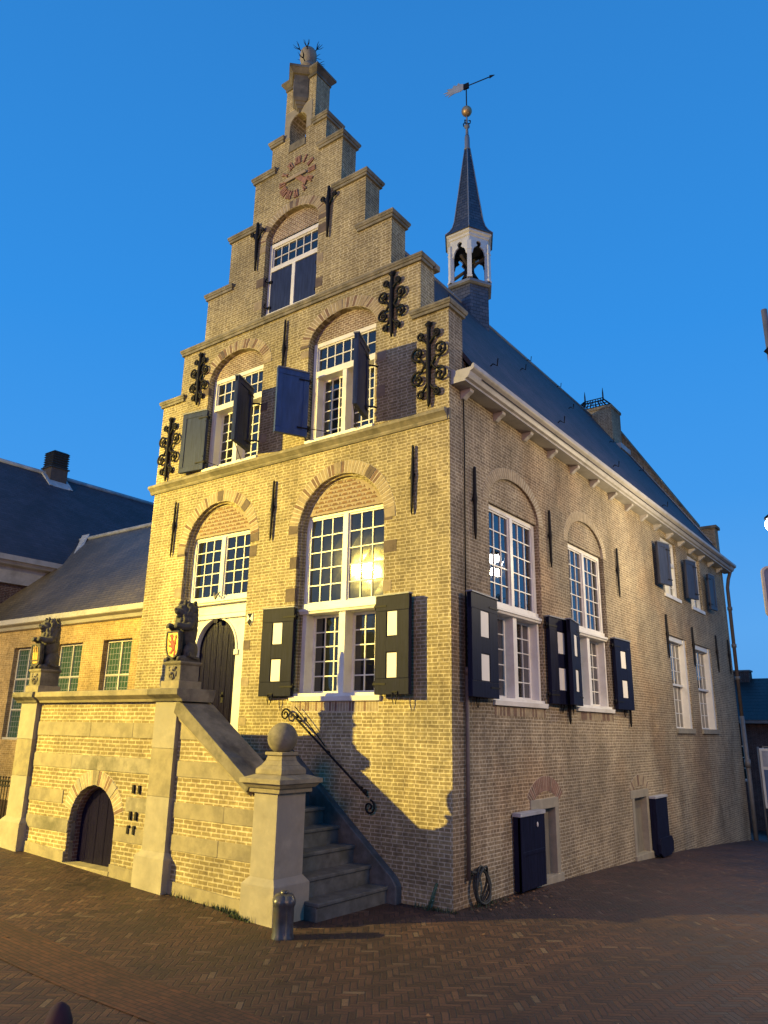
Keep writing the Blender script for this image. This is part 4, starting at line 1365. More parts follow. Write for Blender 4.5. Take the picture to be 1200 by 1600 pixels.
# ---- bell turret on the ridge (hexagonal)
TX, TY = XC, 7.5
HR = [radians(60 * k) for k in range(6)]
turret = MB()
turret.lathe([(0.62, 12.9), (0.62, 14.82)], (TX, TY, 0), SLATE_T, 6, smooth=False)
turret.lathe([(0.66, 14.84), (0.73, 14.87), (0.73, 14.94), (0.66, 15.0)], (TX, TY, 0), LEAD, 6, smooth=False)
tur = turret.build('bell_turret', SLATE_T, hall)
TR = 0.63
post = MB()
for a in HR:
    fr = Frame((TX + TR * cos(a), TY + TR * sin(a), 0), (cos(a), sin(a), 0), (-sin(a), cos(a), 0))
    p_ = MB(fr)
    p_.box(-0.075, 0.055, -0.065, 0.065, 15.0, 16.25, WHITE)
    p_.box(-0.09, 0.07, -0.08, 0.08, 15.0, 15.06, WHITE)
    p_.box(-0.085, 0.065, -0.075, 0.075, 15.93, 15.98, WHITE)
    po = p_.build('turret_post', WHITE, tur, bevel=0.004)
for k in range(6):
    a0, a1 = HR[k], HR[(k + 1) % 6]
    pA = Vector((TX + TR * cos(a0), TY + TR * sin(a0), 0))
    pB = Vector((TX + TR * cos(a1), TY + TR * sin(a1), 0))
    U = (pB - pA).normalized()
    fr = Frame((pA + pB) / 2, U, (-U.y, U.x, 0))
    hwid = TR / 2
    p_ = MB(fr)
    cut = [(-0.21, 15.86), (-0.19, 15.98), (-0.14, 16.07), (-0.07, 16.12), (-0.045, 16.15), (-0.075, 16.19), (-0.085, 16.23), (-0.06, 16.29), (0.0, 16.315)]
    full = cut + [(-u_, z_) for u_, z_ in cut[::-1][1:]]
    p_.prism([(-hwid, 15.86)] + full + [(hwid, 15.86), (hwid, 16.44), (-hwid, 16.44)], -0.02, 0.03, WHITE)
    p_.prism([(-hwid + 0.03, 15.87)] + [(u_ * 1.0, z_) for u_, z_ in full] + [(hwid - 0.03, 15.87), (hwid - 0.03, 16.43), (-hwid + 0.03, 16.43)], 0.032, 0.045, BLACKV)  # dark backing, paints the shade on the inner side of the arch
    p_.build('turret_arch', WHITE, tur)
cc = MB()
cc.lathe([(0.66, 16.42), (0.69, 16.44), (0.70, 16.50), (0.77, 16.54), (0.77, 16.60), (0.6, 16.61)], (TX, TY, 0), WHITE, 6, smooth=False)
cc.build('turret_cornice', WHITE, tur)
spr = MB()
spr.lathe([(0.82, 16.60), (0.80, 16.63), (0.66, 16.78), (0.56, 16.95), (0.49, 17.2), (0.36, 18.1), (0.22, 19.1), (0.09, 20.0), (0.075, 20.1), (0.075, 20.55)], (TX, TY, 0), SLATE_T, 6, smooth=False)
spire = spr.build('spire', SLATE_T, tur)
hp = MB()
for a in HR:
    pr_ = [(0.81, 16.63), (0.665, 16.79), (0.565, 16.96), (0.495, 17.2), (0.365, 18.1), (0.225, 19.1), (0.095, 20.0)]
    hp.tube([(TX + r * cos(a), TY + r * sin(a), z) for r, z in pr_], 0.022, LEAD, 5)
hp.lathe([(0.10, 20.0), (0.11, 20.04), (0.085, 20.08), (0.08, 20.5), (0.05, 20.6), (0.04, 20.85), (0.09, 20.9), (0.09, 20.95), (0.03, 21.0), (0.03, 21.2), (0.02, 21.35)], (TX, TY, 0), LEAD, 12)
for a in (0, pi / 2, pi, 1.5 * pi):
    hp.tube([(TX, TY, 20.98), (TX + 0.12 * cos(a), TY + 0.12 * sin(a), 21.0), (TX + 0.13 * cos(a), TY + 0.13 * sin(a), 21.08), (TX + 0.07 * cos(a), TY + 0.07 * sin(a), 21.12)], 0.02, IRON, 5)
hp.build('spire_hips', LEAD, tur)
bl = MB()
bl.ball((TX, TY, 21.52), 0.17, BALLGOLD, 12)
bl.build('gilded_ball', BALLGOLD, tur)
vn = MB(Frame((TX, TY, 0), (0.75, 0.25, 0.16), (-0.25, 0.9, 0)))
vn.tube([(0, 0, 21.6), (0, 0, 22.62)], 0.022, IRON, 6)
vn.tube([(0.0, 0, 22.52), (0.85, 0, 22.52)], 0.018, IRON, 5)
vn.prism([(0.78, 22.46), (0.95, 22.52), (0.78, 22.58)], -0.012, 0.012, IRON)
vn.box(-0.09, 0.09, -0.03, 0.03, 22.42, 22.62, IRON)
vn.prism([(-0.09, 22.66), (-0.2, 22.7), (-0.26, 22.78), (-0.32, 22.69), (-0.42, 22.76), (-0.47, 22.66), (-0.66, 22.7), (-0.60, 22.6), (-0.78, 22.58), (-0.62, 22.53), (-0.72, 22.45), (-0.55, 22.46), (-0.62, 22.36), (-0.4, 22.42), (-0.2, 22.40), (-0.09, 22.44)], -0.006, 0.006, LEAD_L)
vn.build('weather_vane', IRON, tur)
be = MB()
be.lathe([(0.5, 16.36), (0.5, 16.40)], (TX, TY, 0), BLACKV, 6, smooth=False)  # dark disc added for the shade under the turret ceiling
be.lathe([(0.02, 15.86), (0.08, 15.84), (0.13, 15.74), (0.16, 15.5), (0.24, 15.34), (0.25, 15.30), (0.20, 15.31)], (TX, TY, 0), IRON, 16)
be.tube([(TX - 0.5, TY - 0.1, 15.45), (TX + 0.5, TY + 0.1, 15.95)], 0.05, BARK, 6)
be.tube([(TX + 0.1, TY + 0.5, 15.4), (TX, TY - 0.5, 15.9)], 0.05, BARK, 6)
be.tube([(TX - 0.05, TY, 15.0), (TX - 0.02, TY, 15.4)], [0.09, 0.05], IRON, 8)
be.build('bell', IRON, tur)

# left flank and back fill so the hall is a closed volume
lf = MB()
lf.box(-7.62, -7.17, 0.45, 18.2, -1.6, 8.05, BRICK)
lf.build('left_flank_wall', BRICK, hall)
cn2 = MB()
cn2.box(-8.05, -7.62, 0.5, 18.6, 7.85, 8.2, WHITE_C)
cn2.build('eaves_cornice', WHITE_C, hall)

# conduit, downpipes
pp = MB(SIDE)
pp.tube([(0.40, -0.03, 8.0), (0.42, -0.03, 7.0), (0.38, -0.03, 3.25)], 0.012, IRON, 6)
pp.tube([(0.37, -0.05, 3.25), (0.36, -0.05, 1.8), (0.34, -0.05, 0.35)], 0.032, PIPE_BR, 8)
pp.tube([(0.38, -0.05, 3.20), (0.38, -0.05, 3.32)], 0.045, PIPE_BR, 8)
pp.build('conduit', PIPE_BR, hall)
pp = MB(SIDE)
pp.tube([(18.66, -0.26, 7.95), (18.70, -0.16, 7.7), (18.72, -0.10, 7.4), (18.72, -0.10, 3.0)], 0.06, PIPE_BR, 8)
for z in (6.6, 5.3, 4.2):
    pp.tube([(18.72, -0.1, z), (18.72, -0.1, z + 0.12)], 0.085, PIPE, 8)
pp.tube([(18.72, -0.10, 3.0), (18.74, -0.12, 1.0), (18.74, -0.12, -0.9)], 0.075, PIPE, 8)
pp.tube([(18.72, -0.12, 1.35), (18.72, -0.12, 1.6)], 0.10, PIPE, 8)
pp.build('downpipe', PIPE, hall)

# iron handrail fixed to the front, above the steps
hr = MB(FRONT)
A, B = Vector((-3.17, -0.10, 2.67)), Vector((-1.45, -0.10, 1.41))
hr.tube([A, A.lerp(B, 0.5), B], 0.018, IRON, 8)
hr.tube([A + Vector((0.15, -0.01, 0.06)), A.lerp(B, 0.22) + Vector((0.08, 0, 0.07)), A.lerp(B, 0.47) + Vector((0.03, 0, 0.03))], 0.009, IRON, 6)


def curl(c, r, a0, sgn, th=0.015):
    pts = []
    for i in range(18):
        t = i / 17
        an = a0 + sgn * 1.4 * 2 * pi * t
        rr = r * (1 - 0.75 * t)
        pts.append((c[0] + rr * cos(an), c[1], c[2] + rr * sin(an)))
    hr.tube(pts, th, IRON, 6)


curl((A.x - 0.07, -0.10, A.z - 0.07), 0.10, 0.7, 1)
curl((B.x + 0.04, -0.10, B.z - 0.16), 0.11, 1.4, -1)
hr.ball((B.x - 0.05, -0.10, B.z + 0.06), 0.04, IRON, 6)
hr.ball((A.x + 0.22, -0.11, A.z - 0.10), 0.035, IRON, 6)
for t in (0.12, 0.5, 0.9):
    p = A.lerp(B, t)
    hr.tube([p, (p.x, 0.02, p.z - 0.03)], 0.014, IRON, 6)
hr.build('handrail', IRON, hall)


# ================================================================== STONE STAIR (perron) IN FRONT OF THE HALL
YF = -2.12
ST = Frame((0, YF, 0))
stair = empty('entrance_staircase', (-4.5, -2.0, 0.1))
tag(stair, 'brick and stone entrance staircase with an arched cellar door and a ball-topped pier', 'staircase')
SO = Vector(stair.location)


def sbuild(mb, name, mat, parent=None, bevel=0.0, label=None):
    o = mb.build(name, mat, parent or stair, bevel=bevel, origin=SO if parent is None else None)
    if parent is not None:      # sub-part: keep the same local space as its part
        for v in o.data.vertices:
            v.co -= SO
    if label:
        o['label'] = label
    return o


ZT = 2.74
AX, AR, AS = -5.45, 0.62, 0.84
hole = [(AX - AR, 0.1), (AX + AR, 0.1)] + arc(AX, AS, AR, 0.60, 0, pi, 20)
w = MB(ST)
w.prism([(-7.80, -0.3), (-1.62, -0.3), (-1.62, 1.36), (-3.50, 2.56), (-3.50, ZT), (-7.80, ZT)], 0.0, 0.42, BRICK_ST, holes=[hole])
sbuild(w, 'parapet_wall', BRICK_ST)
w = MB()
w.box(-7.82, -7.42, YF + 0.42, -0.005, 0.0, ZT, BRICK_ST)
sbuild(w, 'return_wall', BRICK_ST)
# dressed stone bands, cut round the arch
bands = [(2.19, 2.42), (1.67, 1.89), (1.11, 1.32), (0.67, 0.88)]
w = MB(ST)


def xs_cut(z):
    """right end of a band under the sloping coping"""
    return -1.75 if z < 1.55 else -3.50 + (2.62 - z) / 1.14 * 1.88


def blocks(a, c, z0, z1, pr=0.014):
    u = a
    while u < c - 0.02:
        L = random.uniform(0.7, 1.3)
        v = min(c, u + L)
        if c - v < 0.3:
            v = c
        p_ = pr + random.uniform(-0.003, 0.003)
        if v == c and z1 > 1.55 and c > -3.4:
            w.prism([(u, z0), (xs_cut(z0) - 0.0, z0), (xs_cut(z1), z1), (u, z1)], -p_, 0.05, random.choice((STONE, STONE, STONE, COPING)))
        else:
            w.box(u + 0.002, v - 0.002, -p_, 0.05, z0, z1, random.choice((STONE, STONE, STONE, COPING)))
        u = v


for i, (z0, z1) in enumerate(bands):
    if z1 > 1.6:
        blocks(-7.38, -4.0, z0, z1)
    else:
        dx0 = AR + 0.24 if z1 > 1.0 else AR + 0.004
        blocks(-7.38, AX - dx0, z0, z1)
        blocks(AX + dx0, -4.0, z0, z1)
    blocks(-3.46, xs_cut(z1) if z1 > 1.6 else -1.75, z0, z1)
# base course following the pavement
for a, c in ((-7.36, AX - AR - 0.004), (AX + AR + 0.004, -4.0), (-3.46, -1.75)):
    w.prism([(a, -0.2), (c, -0.2), (c, ground_z(c, 0) + 0.17), (a, ground_z(a, 0) + 0.17)], -0.03, 0.05, STONE)
sbuild(w, 'stone_band', STONE, bevel=0.006)
rg = ring(ST, AX, AS, AR, 0.60, 0.23, 26, stones={5: STONE_L, 6: STONE_L, 12: STONE, 13: STONE, 19: STONE_L}, name='door_arch', a0=radians(18), a1=radians(162), parent=None)
rg.parent = stair
for v in rg.data.vertices:
    v.co -= SO
# jamb blocks of the cellar door and door leaf
w = MB(ST)
for sgn in (-1, 1):
    for z in (0.25, 0.55, 0.85):
        a = AX + sgn * AR
        w.box(min(a, a - sgn * 0.05), max(a, a - sgn * 0.025), 0.06, 0.119, z, z + 0.26, STONE_D)
w.prism([(AX - AR - 0.001, 0.1), (AX - AR + 0.045, 0.1)] + arc(AX, AS, AR - 0.045, 0.555, pi, 0, 20) + [(AX + AR - 0.045, 0.1), (AX + AR + 0.001, 0.1)] + arc(AX, AS, AR + 0.001, 0.601, 0, pi, 20), 0.12, 0.198, BRICK_RED)
w.box(AX - AR - 0.02, AX + AR + 0.02, -0.04, 0.45, 0.05, 0.235, STONE)
sbuild(w, 'door_jamb', STONE_D)
w = MB(ST)
n = 5
for i in range(n):
    a, c = AX - AR + 2 * AR * i / n + 0.005, AX - AR + 2 * AR * (i + 1) / n - 0.005
    def tp(x):
        return AS + 0.58 * sqrt(max(0.0, 1 - ((x - AX) / (AR + 0.004)) ** 2))
    w.prism([(a, 0.2), (c, 0.2)] + [(c - (c - a) * k / 4, tp(c - (c - a) * k / 4)) for k in range(5)], 0.20, 0.26, NAVY_DOOR)
w.box(AX - AR, AX + AR, 0.255, 0.28, 0.15, 1.45, BLACKV)
cd_ = sbuild(w, 'cellar_door', NAVY_DOOR, bevel=0.006)
w = MB(ST)
w.ball((AX + 0.42, 0.185, 0.74), 0.022, LEAD_L, 6)
w.box(AX + 0.36, AX + 0.60, 0.186, 0.202, 0.72, 0.745, IRON)
sbuild(w, 'door_handle', IRON, cd_)
# iron cramps right of the arch
w = MB(ST)
for a, z in ((-4.42, 1.38), (-4.28, 1.38), (-4.44, 1.0), (-4.30, 1.0), (-4.46, 0.80), (-4.32, 0.80)):
    w.box(a - 0.022, a + 0.022, -0.03, 0.03, z, z + 0.12, IRON)
sbuild(w, 'iron_cramp', IRON)


# piers
def pier(u0, u1, ztop, name='pier', d0=-0.08, d1=0.46):
    z0 = min(ground_z(u0, 0), ground_z(u1, 0))
    m = MB(ST)
    m.box(u0 - 0.08, u1 + 0.08, d0 - 0.07, d1 + 0.06, z0 - 0.2, z0 + 0.44, STONE_L)
    m.taper(u0 + 0.0, u1 - 0.0, d0 + 0.01, d1 - 0.01, z0 + 0.50, z0 + 0.51, 0.0, STONE)
    m.add([(u0 - 0.08, d0 - 0.07, z0 + 0.44), (u1 + 0.08, d0 - 0.07, z0 + 0.44), (u1 + 0.08, d1 + 0.06, z0 + 0.44), (u0 - 0.08, d1 + 0.06, z0 + 0.44),
           (u0 - 0.004, d0 - 0.004, z0 + 0.52), (u1 + 0.004, d0 - 0.004, z0 + 0.52), (u1 + 0.004, d1 + 0.004, z0 + 0.52), (u0 - 0.004, d1 + 0.004, z0 + 0.52)],
          [(4, 5, 6, 7), (0, 1, 5, 4), (1, 2, 6, 5), (2, 3, 7, 6), (3, 0, 4, 7), (0, 3, 2, 1)], STONE_L)
    zz = z0 + 0.5
    k = 0
    cuts = [z0 + 0.5, z0 + 0.5 + (ztop - z0 - 0.5) * 0.36, z0 + 0.5 + (ztop - z0 - 0.5) * 0.68, ztop]
    if ztop < 2:
        cuts = [z0 + 0.5, ztop]
    for a, c in zip(cuts, cuts[1:]):
        e = 0.002 * (k % 2)
        m.box(u0 + e, u1 - e, d0 + e, d1 - e, a + 0.0015, c - 0.0015, STONE if k % 2 else STONE_L)
        k += 1
    return m


m = pier(-7.90, -7.38, 2.74)
sbuild(m, 'pier', STONE, bevel=0.012)
m = pier(-4.00, -3.48, 2.74)
sbuild(m, 'pier', STONE, bevel=0.012)
m = pier(-1.74, -1.31, 1.58)
m.box(-1.80, -1.25, -0.12, 0.52, 1.56, 1.62, STONE)
m.taper(-1.83, -1.22, -0.14, 0.55, 1.62, 1.68, 0.05, STONE)
m.box(-1.90, -1.15, -0.22, 0.62, 1.68, 1.74, STONE)
m.add([(-1.88, -0.20, 1.74), (-1.17, -0.20, 1.74), (-1.17, 0.60, 1.74), (-1.88, 0.60, 1.74), (-1.72, -0.02, 1.80), (-1.33, -0.02, 1.80), (-1.33, 0.38, 1.80), (-1.72, 0.38, 1.80)],
      [(4, 5, 6, 7), (0, 1, 5, 4), (1, 2, 6, 5), (2, 3, 7, 6), (3, 0, 4, 7), (0, 3, 2, 1)], STONE)
# concave foot of the ball
pr_ = [(0.24, 1.79), (0.24, 1.85), (0.19, 1.90), (0.15, 1.96), (0.135, 2.02), (0.16, 2.03), (0.16, 2.07)]
for (r0, z0), (r1, z1) in zip(pr_, pr_[1:]):
    cx_, cy_ = -1.525, 0.18
    m.add([(cx_ - r0, cy_ - r0, z0), (cx_ + r0, cy_ - r0, z0), (cx_ + r0, cy_ + r0, z0), (cx_ - r0, cy_ + r0, z0), (cx_ - r1, cy_ - r1, z1), (cx_ + r1, cy_ - r1, z1), (cx_ + r1, cy_ + r1, z1), (cx_ - r1, cy_ + r1, z1)],
          [(0, 3, 2, 1), (4, 5, 6, 7), (0, 1, 5, 4), (1, 2, 6, 5), (2, 3, 7, 6), (3, 0, 4, 7)], STONE)
bp_ = sbuild(m, 'pier', STONE, bevel=0.012, label='low corner pier with a moulded cap')
m = MB(ST)
m.ball((-1.525, 0.18, 2.25), 0.205, STONE_D, 16)
sbuild(m, 'stone_ball', STONE_D, bp_)

# cornice of the landing parapet and sloping coping
m = MB(ST)
prof = [(0.46, 2.74), (-0.08, 2.74), (-0.10, 2.78), (-0.16, 2.82), (-0.19, 2.84), (-0.19, 2.92), (-0.15, 2.93), (0.50, 2.93), (0.50, 2.84)]
m.profile(prof, -7.30, -4.06, STONE)
for a, c in ((-8.02, -7.34), (-4.06, -3.34)):
    m.profile([(p[0] - (0.03 if p[0] < 0 else -0.03), p[1] + 0.001) for p in prof], a, c, STONE_D)
m.box(-7.95, -7.32, 0.53, 2.08, 2.76, 2.93, STONE_D)
sbuild(m, 'parapet_cornice', STONE, bevel=0.006)
m = MB(ST)
P0, P1 = Vector((-3.50, 2.66)), Vector((-1.86, 1.585))
sl = (P1 - P0).normalized()
nn = Vector((-sl.y, sl.x))
q = [P0 - nn * 0.10, P1 - nn * 0.06, P1 + nn * 0.09, P0 + nn * 0.12 + sl * 0.1, P0 + Vector((0.0, 0.10))]
m.prism([tuple(p) for p in q], -0.09, 0.52, STONE_D)
q = [P0 - nn * 0.15, P1 - nn * 0.10, P1 - nn * 0.05, P0 - nn * 0.095]
m.prism([tuple(p) for p in q], -0.05, 0.48, STONE)
sbuild(m, 'sloping_coping', STONE_D, bevel=0.02)

# landing and steps
m = MB()
m.box(-7.40, -3.25, YF + 0.43, -0.006, 0.0, 1.92, STONE_D)
m.box(-7.42, -3.20, YF + 0.425, -0.004, 1.92, 1.965, BLUESTONE)
sbuild(m, 'landing', BLUESTONE)
for i in range(8):
    z1 = 1.72 - 0.24 * (7 - i) * 1.0
    z1 = 0.245 * (i + 1) - 0.02 + 0.0
    x1 = -1.02 - 0.31 * i
    m = MB()
    m.box(-3.24, x1, YF + 0.43, -0.14, z1 - 0.26, z1 - 0.05, BLUESTONE)
    m.box(-3.24, x1 + 0.03, YF + 0.428, -0.14, z1 - 0.05, z1, BLUESTONE)
    sbuild(m, 'step', BLUESTONE, bevel=0.012)
m = MB(Frame((0, -0.14, 0)))
zz = []
m.prism([(-0.86, -0.1), (-0.86, 0.22), (-0.93, 0.33), (-3.25, 2.16), (-3.25, -0.1)], -0.02, 0.135, BLUESTONE)
sbuild(m, 'wall_string', BLUESTONE, bevel=0.015)


# ================================================================== LION STATUES
def lion(loc, name, shield_kind, label, sx=1):
    root = empty(name, loc)
    root.scale = (0.78, 0.78, 0.92)
    tag(root, label, 'lion statue', 'stone lions on the staircase piers')
    # pedestal
    p_ = MB()
    p_.box(-0.28, 0.28, -0.28, 0.28, 0.0, 0.13, STONE)
    p_.box(-0.235, 0.235, -0.235, 0.235, 0.13, 0.405, STONE_D)
    p_.taper(-0.24, 0.24, -0.24, 0.24, 0.385, 0.415, 0.03, STONE_D)
    p_.box(-0.27, 0.27, -0.27, 0.27, 0.415, 0.45, STONE_D)
    ped = p_.build('pedestal', STONE_D, root, bevel=0.01)
    mk = MB()     # carved lion mask with a ring on the die
    mk.ball((0, -0.24, 0.42), 0.10, STONE_D, 10, (0.9, 0.35, 1.2))
    mk.ball((0, -0.28, 0.37), 0.045, STONE_D, 8, (1, 0.7, 0.8))
    for s in (-1, 1):
        mk.ball((0.045 * s, -0.275, 0.44), 0.02, STONE_D, 6)
        mk.ball((0.09 * s, -0.245, 0.50), 0.03, STONE_D, 6)
        mk.ball((0.10 * s, -0.24, 0.36), 0.045, STONE_D, 6, (0.7, 0.5, 1.6))
        mk.ball((0.05 * s, -0.24, 0.28), 0.04, STONE_D, 6, (1, 0.5, 1))
    mk.tube([(0.06 * cos(t), -0.262, 0.30 + 0.06 * sin(t)) for t in [2 * pi * k / 14 for k in range(14)]], 0.012, STONE_D, 6, closed=True)
    mk.v = [Vector((v.x, v.y, 0.275 + (v.z - 0.40) * 0.72)) for v in mk.v]
    mk.build('lion_mask', STONE_D, ped)
    # body: sits upright facing the square (-y), forepaws on the shield
    b = MB()
    z0 = 0.45
    rr = random.Random(5)
    b.ball((0, 0.10, z0 + 0.20), 0.21, LIONSTONE, 12, (0.92, 0.95, 1.0))       # haunches
    b.ball((0, 0.04, z0 + 0.48), 0.215, LIONSTONE, 12, (0.9, 0.95, 1.25))      # trunk
    b.ball((0, 0.03, z0 + 0.72), 0.20, LIONSTONE, 12, (0.95, 1.0, 1.15))
    b.ball((0, -0.04, z0 + 0.62), 0.19, LIONSTONE, 12, (0.95, 0.9, 1.1))      # chest
    for s in (-1, 1):
        b.ball((0.16 * s, 0.02, z0 + 0.17), 0.13, LIONSTONE, 10, (0.75, 1.25, 1.15))  # thigh
        b.tube([(0.17 * s, 0.08, z0 + 0.06), (0.17 * s, -0.12, z0 + 0.05), (0.17 * s, -0.22, z0 + 0.045)], [0.07, 0.055, 0.05], LIONSTONE, 8)
        b.ball((0.17 * s, -0.23, z0 + 0.045), 0.055, LIONSTONE, 8, (1, 1.2, 0.8))
        b.tube([(0.15 * s, 0.02, z0 + 0.68), (0.20 * s, -0.08, z0 + 0.58), (0.17 * s, -0.20, z0 + 0.57), (0.13 * s, -0.29, z0 + 0.60)], [0.085, 0.07, 0.06, 0.05], LIONSTONE, 8)
        b.ball((0.125 * s, -0.315, z0 + 0.595), 0.06, LIONSTONE, 8, (1, 0.9, 0.8))
        for t in (-1, 0, 1):
            b.ball((0.125 * s + 0.035 * t, -0.35, z0 + 0.575), 0.025, LIONSTONE, 6, (0.8, 1, 1.3))
    b.ball((0, -0.10, z0 + 0.86), 0.135, LIONSTONE, 12, (0.95, 1.0, 1.0))      # head
    b.ball((0, -0.235, z0 + 0.845), 0.072, LIONSTONE, 10, (1.0, 1.0, 0.75))    # muzzle
    b.ball((0, -0.20, z0 + 0.765), 0.05, LIONSTONE, 8, (0.85, 1.2, 0.6))       # lower jaw
    b.ball((0, -0.30, z0 + 0.875), 0.028, LIONSTONE, 6)                        # nose
    for s in (-1, 1):
        b.ball((0.055 * s, -0.205, z0 + 0.92), 0.035, LIONSTONE, 6, (1.2, 0.8, 0.6))
        b.ball((0.11 * s, -0.06, z0 + 0.99), 0.038, LIONSTONE, 6, (1, 0.7, 1.1))
    # mane of heavy curls
    for k in range(150):
        th = rr.uniform(0, 2 * pi)
        h = rr.uniform(0, 1)
        zc = z0 + 0.52 + 0.50 * h
        rad = 0.19 - 0.05 * abs(h - 0.35) - 0.06 * max(0, h - 0.75)
        x, y = rad * 1.02 * cos(th), 0.02 + rad * 1.08 * sin(th)
        if y < -0.12 and abs(x) < 0.10 and h > 0.42:
            continue
        b.ball((x, y - 0.02 * h, zc), rr.uniform(0.028, 0.045), LIONSTONE, 5, (1, 1, 1.35))
    b.tube([(0.08, 0.26, z0 + 0.07), (0.22, 0.20, z0 + 0.06), (0.26, 0.05, z0 + 0.07), (0.24, -0.05, z0 + 0.10)], [0.035, 0.03, 0.026, 0.03], LIONSTONE, 7)
    b.ball((0.24, -0.08, z0 + 0.12), 0.05, LIONSTONE, 7)
    b.box(-0.22, 0.22, -0.24, 0.25, z0 - 0.005, z0 + 0.035, LIONSTONE)
    body = b.build('lion', LIONSTONE, root)
    rm = body.modifiers.new('remesh', 'REMESH')
    rm.mode = 'VOXEL'
    rm.voxel_size = 0.011
    rm.use_smooth_shade = True
    sm = body.modifiers.new('smooth', 'SMOOTH')
    sm.factor = 0.5
    sm.iterations = 1
    # shield
    s = MB(Frame((0, -0.30, z0 + 0.28), (1, 0, 0), (0, 1, 0.10), (0, -0.08, 1)))
    out = [(-0.16, 0.24), (0.16, 0.24), (0.175, 0.10), (0.17, -0.10), (0.13, -0.21), (0.0, -0.28), (-0.13, -0.21), (-0.17, -0.10), (-0.175, 0.10)]
    out = [(x * 1.15, z * 0.92) for x, z in out]
    inn = [(x * 0.84, z * 0.86) for x, z in out]
    s.prism(out, -0.01, 0.09, LIONSTONE, holes=[inn])
    s.prism(out, 0.03, 0.085, LIONSTONE)
    sh = s.build('shield', LIONSTONE, root, bevel=0.006)
    s = MB(Frame((0, -0.30, z0 + 0.28), (1, 0, 0), (0, 1, 0.10), (0, -0.08, 1)))
    if shield_kind == 'lion':
        s.prism([(x * 0.995, z * 0.995) for x, z in inn], 0.006, 0.045, GOLD)
        def R(pts, d=0.0):
            s.prism(pts, -0.006 + d, 0.012, RED)
        R([(-0.03, -0.06), (0.05, -0.10), (0.075, -0.02), (0.03, 0.06), (-0.02, 0.10), (-0.055, 0.04)])      # trunk
        R([(-0.05, 0.08), (0.0, 0.085), (0.02, 0.13), (-0.015, 0.17), (-0.07, 0.165), (-0.09, 0.13), (-0.055, 0.12)], 0.001)  # head
        R([(-0.04, 0.05), (-0.10, 0.07), (-0.12, 0.10), (-0.125, 0.05), (-0.10, 0.035), (-0.05, 0.01)], 0.002)
        R([(-0.03, 0.0), (-0.09, -0.02), (-0.12, 0.0), (-0.11, -0.045), (-0.04, -0.05)], 0.003)
        R([(0.0, -0.07), (-0.05, -0.12), (-0.09, -0.12), (-0.08, -0.16), (-0.03, -0.155), (0.03, -0.10)], 0.002)
        R([(0.04, -0.08), (0.05, -0.15), (0.02, -0.19), (0.07, -0.19), (0.095, -0.13), (0.07, -0.06)], 0.003)
        R([(0.05, -0.03), (0.10, 0.0), (0.09, 0.06), (0.12, 0.10), (0.10, 0.16), (0.07, 0.12), (0.085, 0.10), (0.06, 0.05), (0.075, 0.01), (0.04, 0.0)], 0.001)
        s.build('coat_of_arms', GOLD, sh)
    else:
        s.prism([(x * 0.995, z * 0.995) for x, z in inn], 0.006, 0.045, LIONSTONE)
        for dx, h in ((-0.075, 0.16), (0.0, 0.19), (0.075, 0.15)):
            s.prism([(dx - 0.028, -0.10), (dx + 0.028, -0.10), (dx + 0.03, 0.04), (dx + 0.012, 0.06), (dx + 0.008, h), (dx - 0.008, h), (dx - 0.012, 0.06), (dx - 0.03, 0.04)], -0.008, 0.012, GOLD)
        s.prism([(-0.11, -0.13), (0.11, -0.13), (0.08, -0.17), (-0.08, -0.17)], -0.008, 0.012, GOLD)
        s.build('coat_of_arms', GOLD, sh)
    return root


lion((-3.70, -1.99, 2.932), 'lion_statue', 'lion', 'dark stone lion holding a gold shield with a red lion, beside the entrance door')
lion((-7.62, -1.99, 2.932), 'lion_statue', 'towers', 'dark stone lion holding a shield with gold emblems, far left on the staircase')

# ================================================================== ANNEX (left, low slate roof, leaded windows)
annex = empty('annex_building', (-13.5, 3.0, 0.2))
tag(annex, 'low yellow brick annex with tall leaded windows and grey slate roof left of the hall', 'building')
AO = Vector(annex.location)


def abuild(mb, name, mat, parent, org, bevel=0.0, sub=False):
    o = mb.build(name, mat, parent, bevel=bevel)
    for v in o.data.vertices:
        v.co -= org
    return o


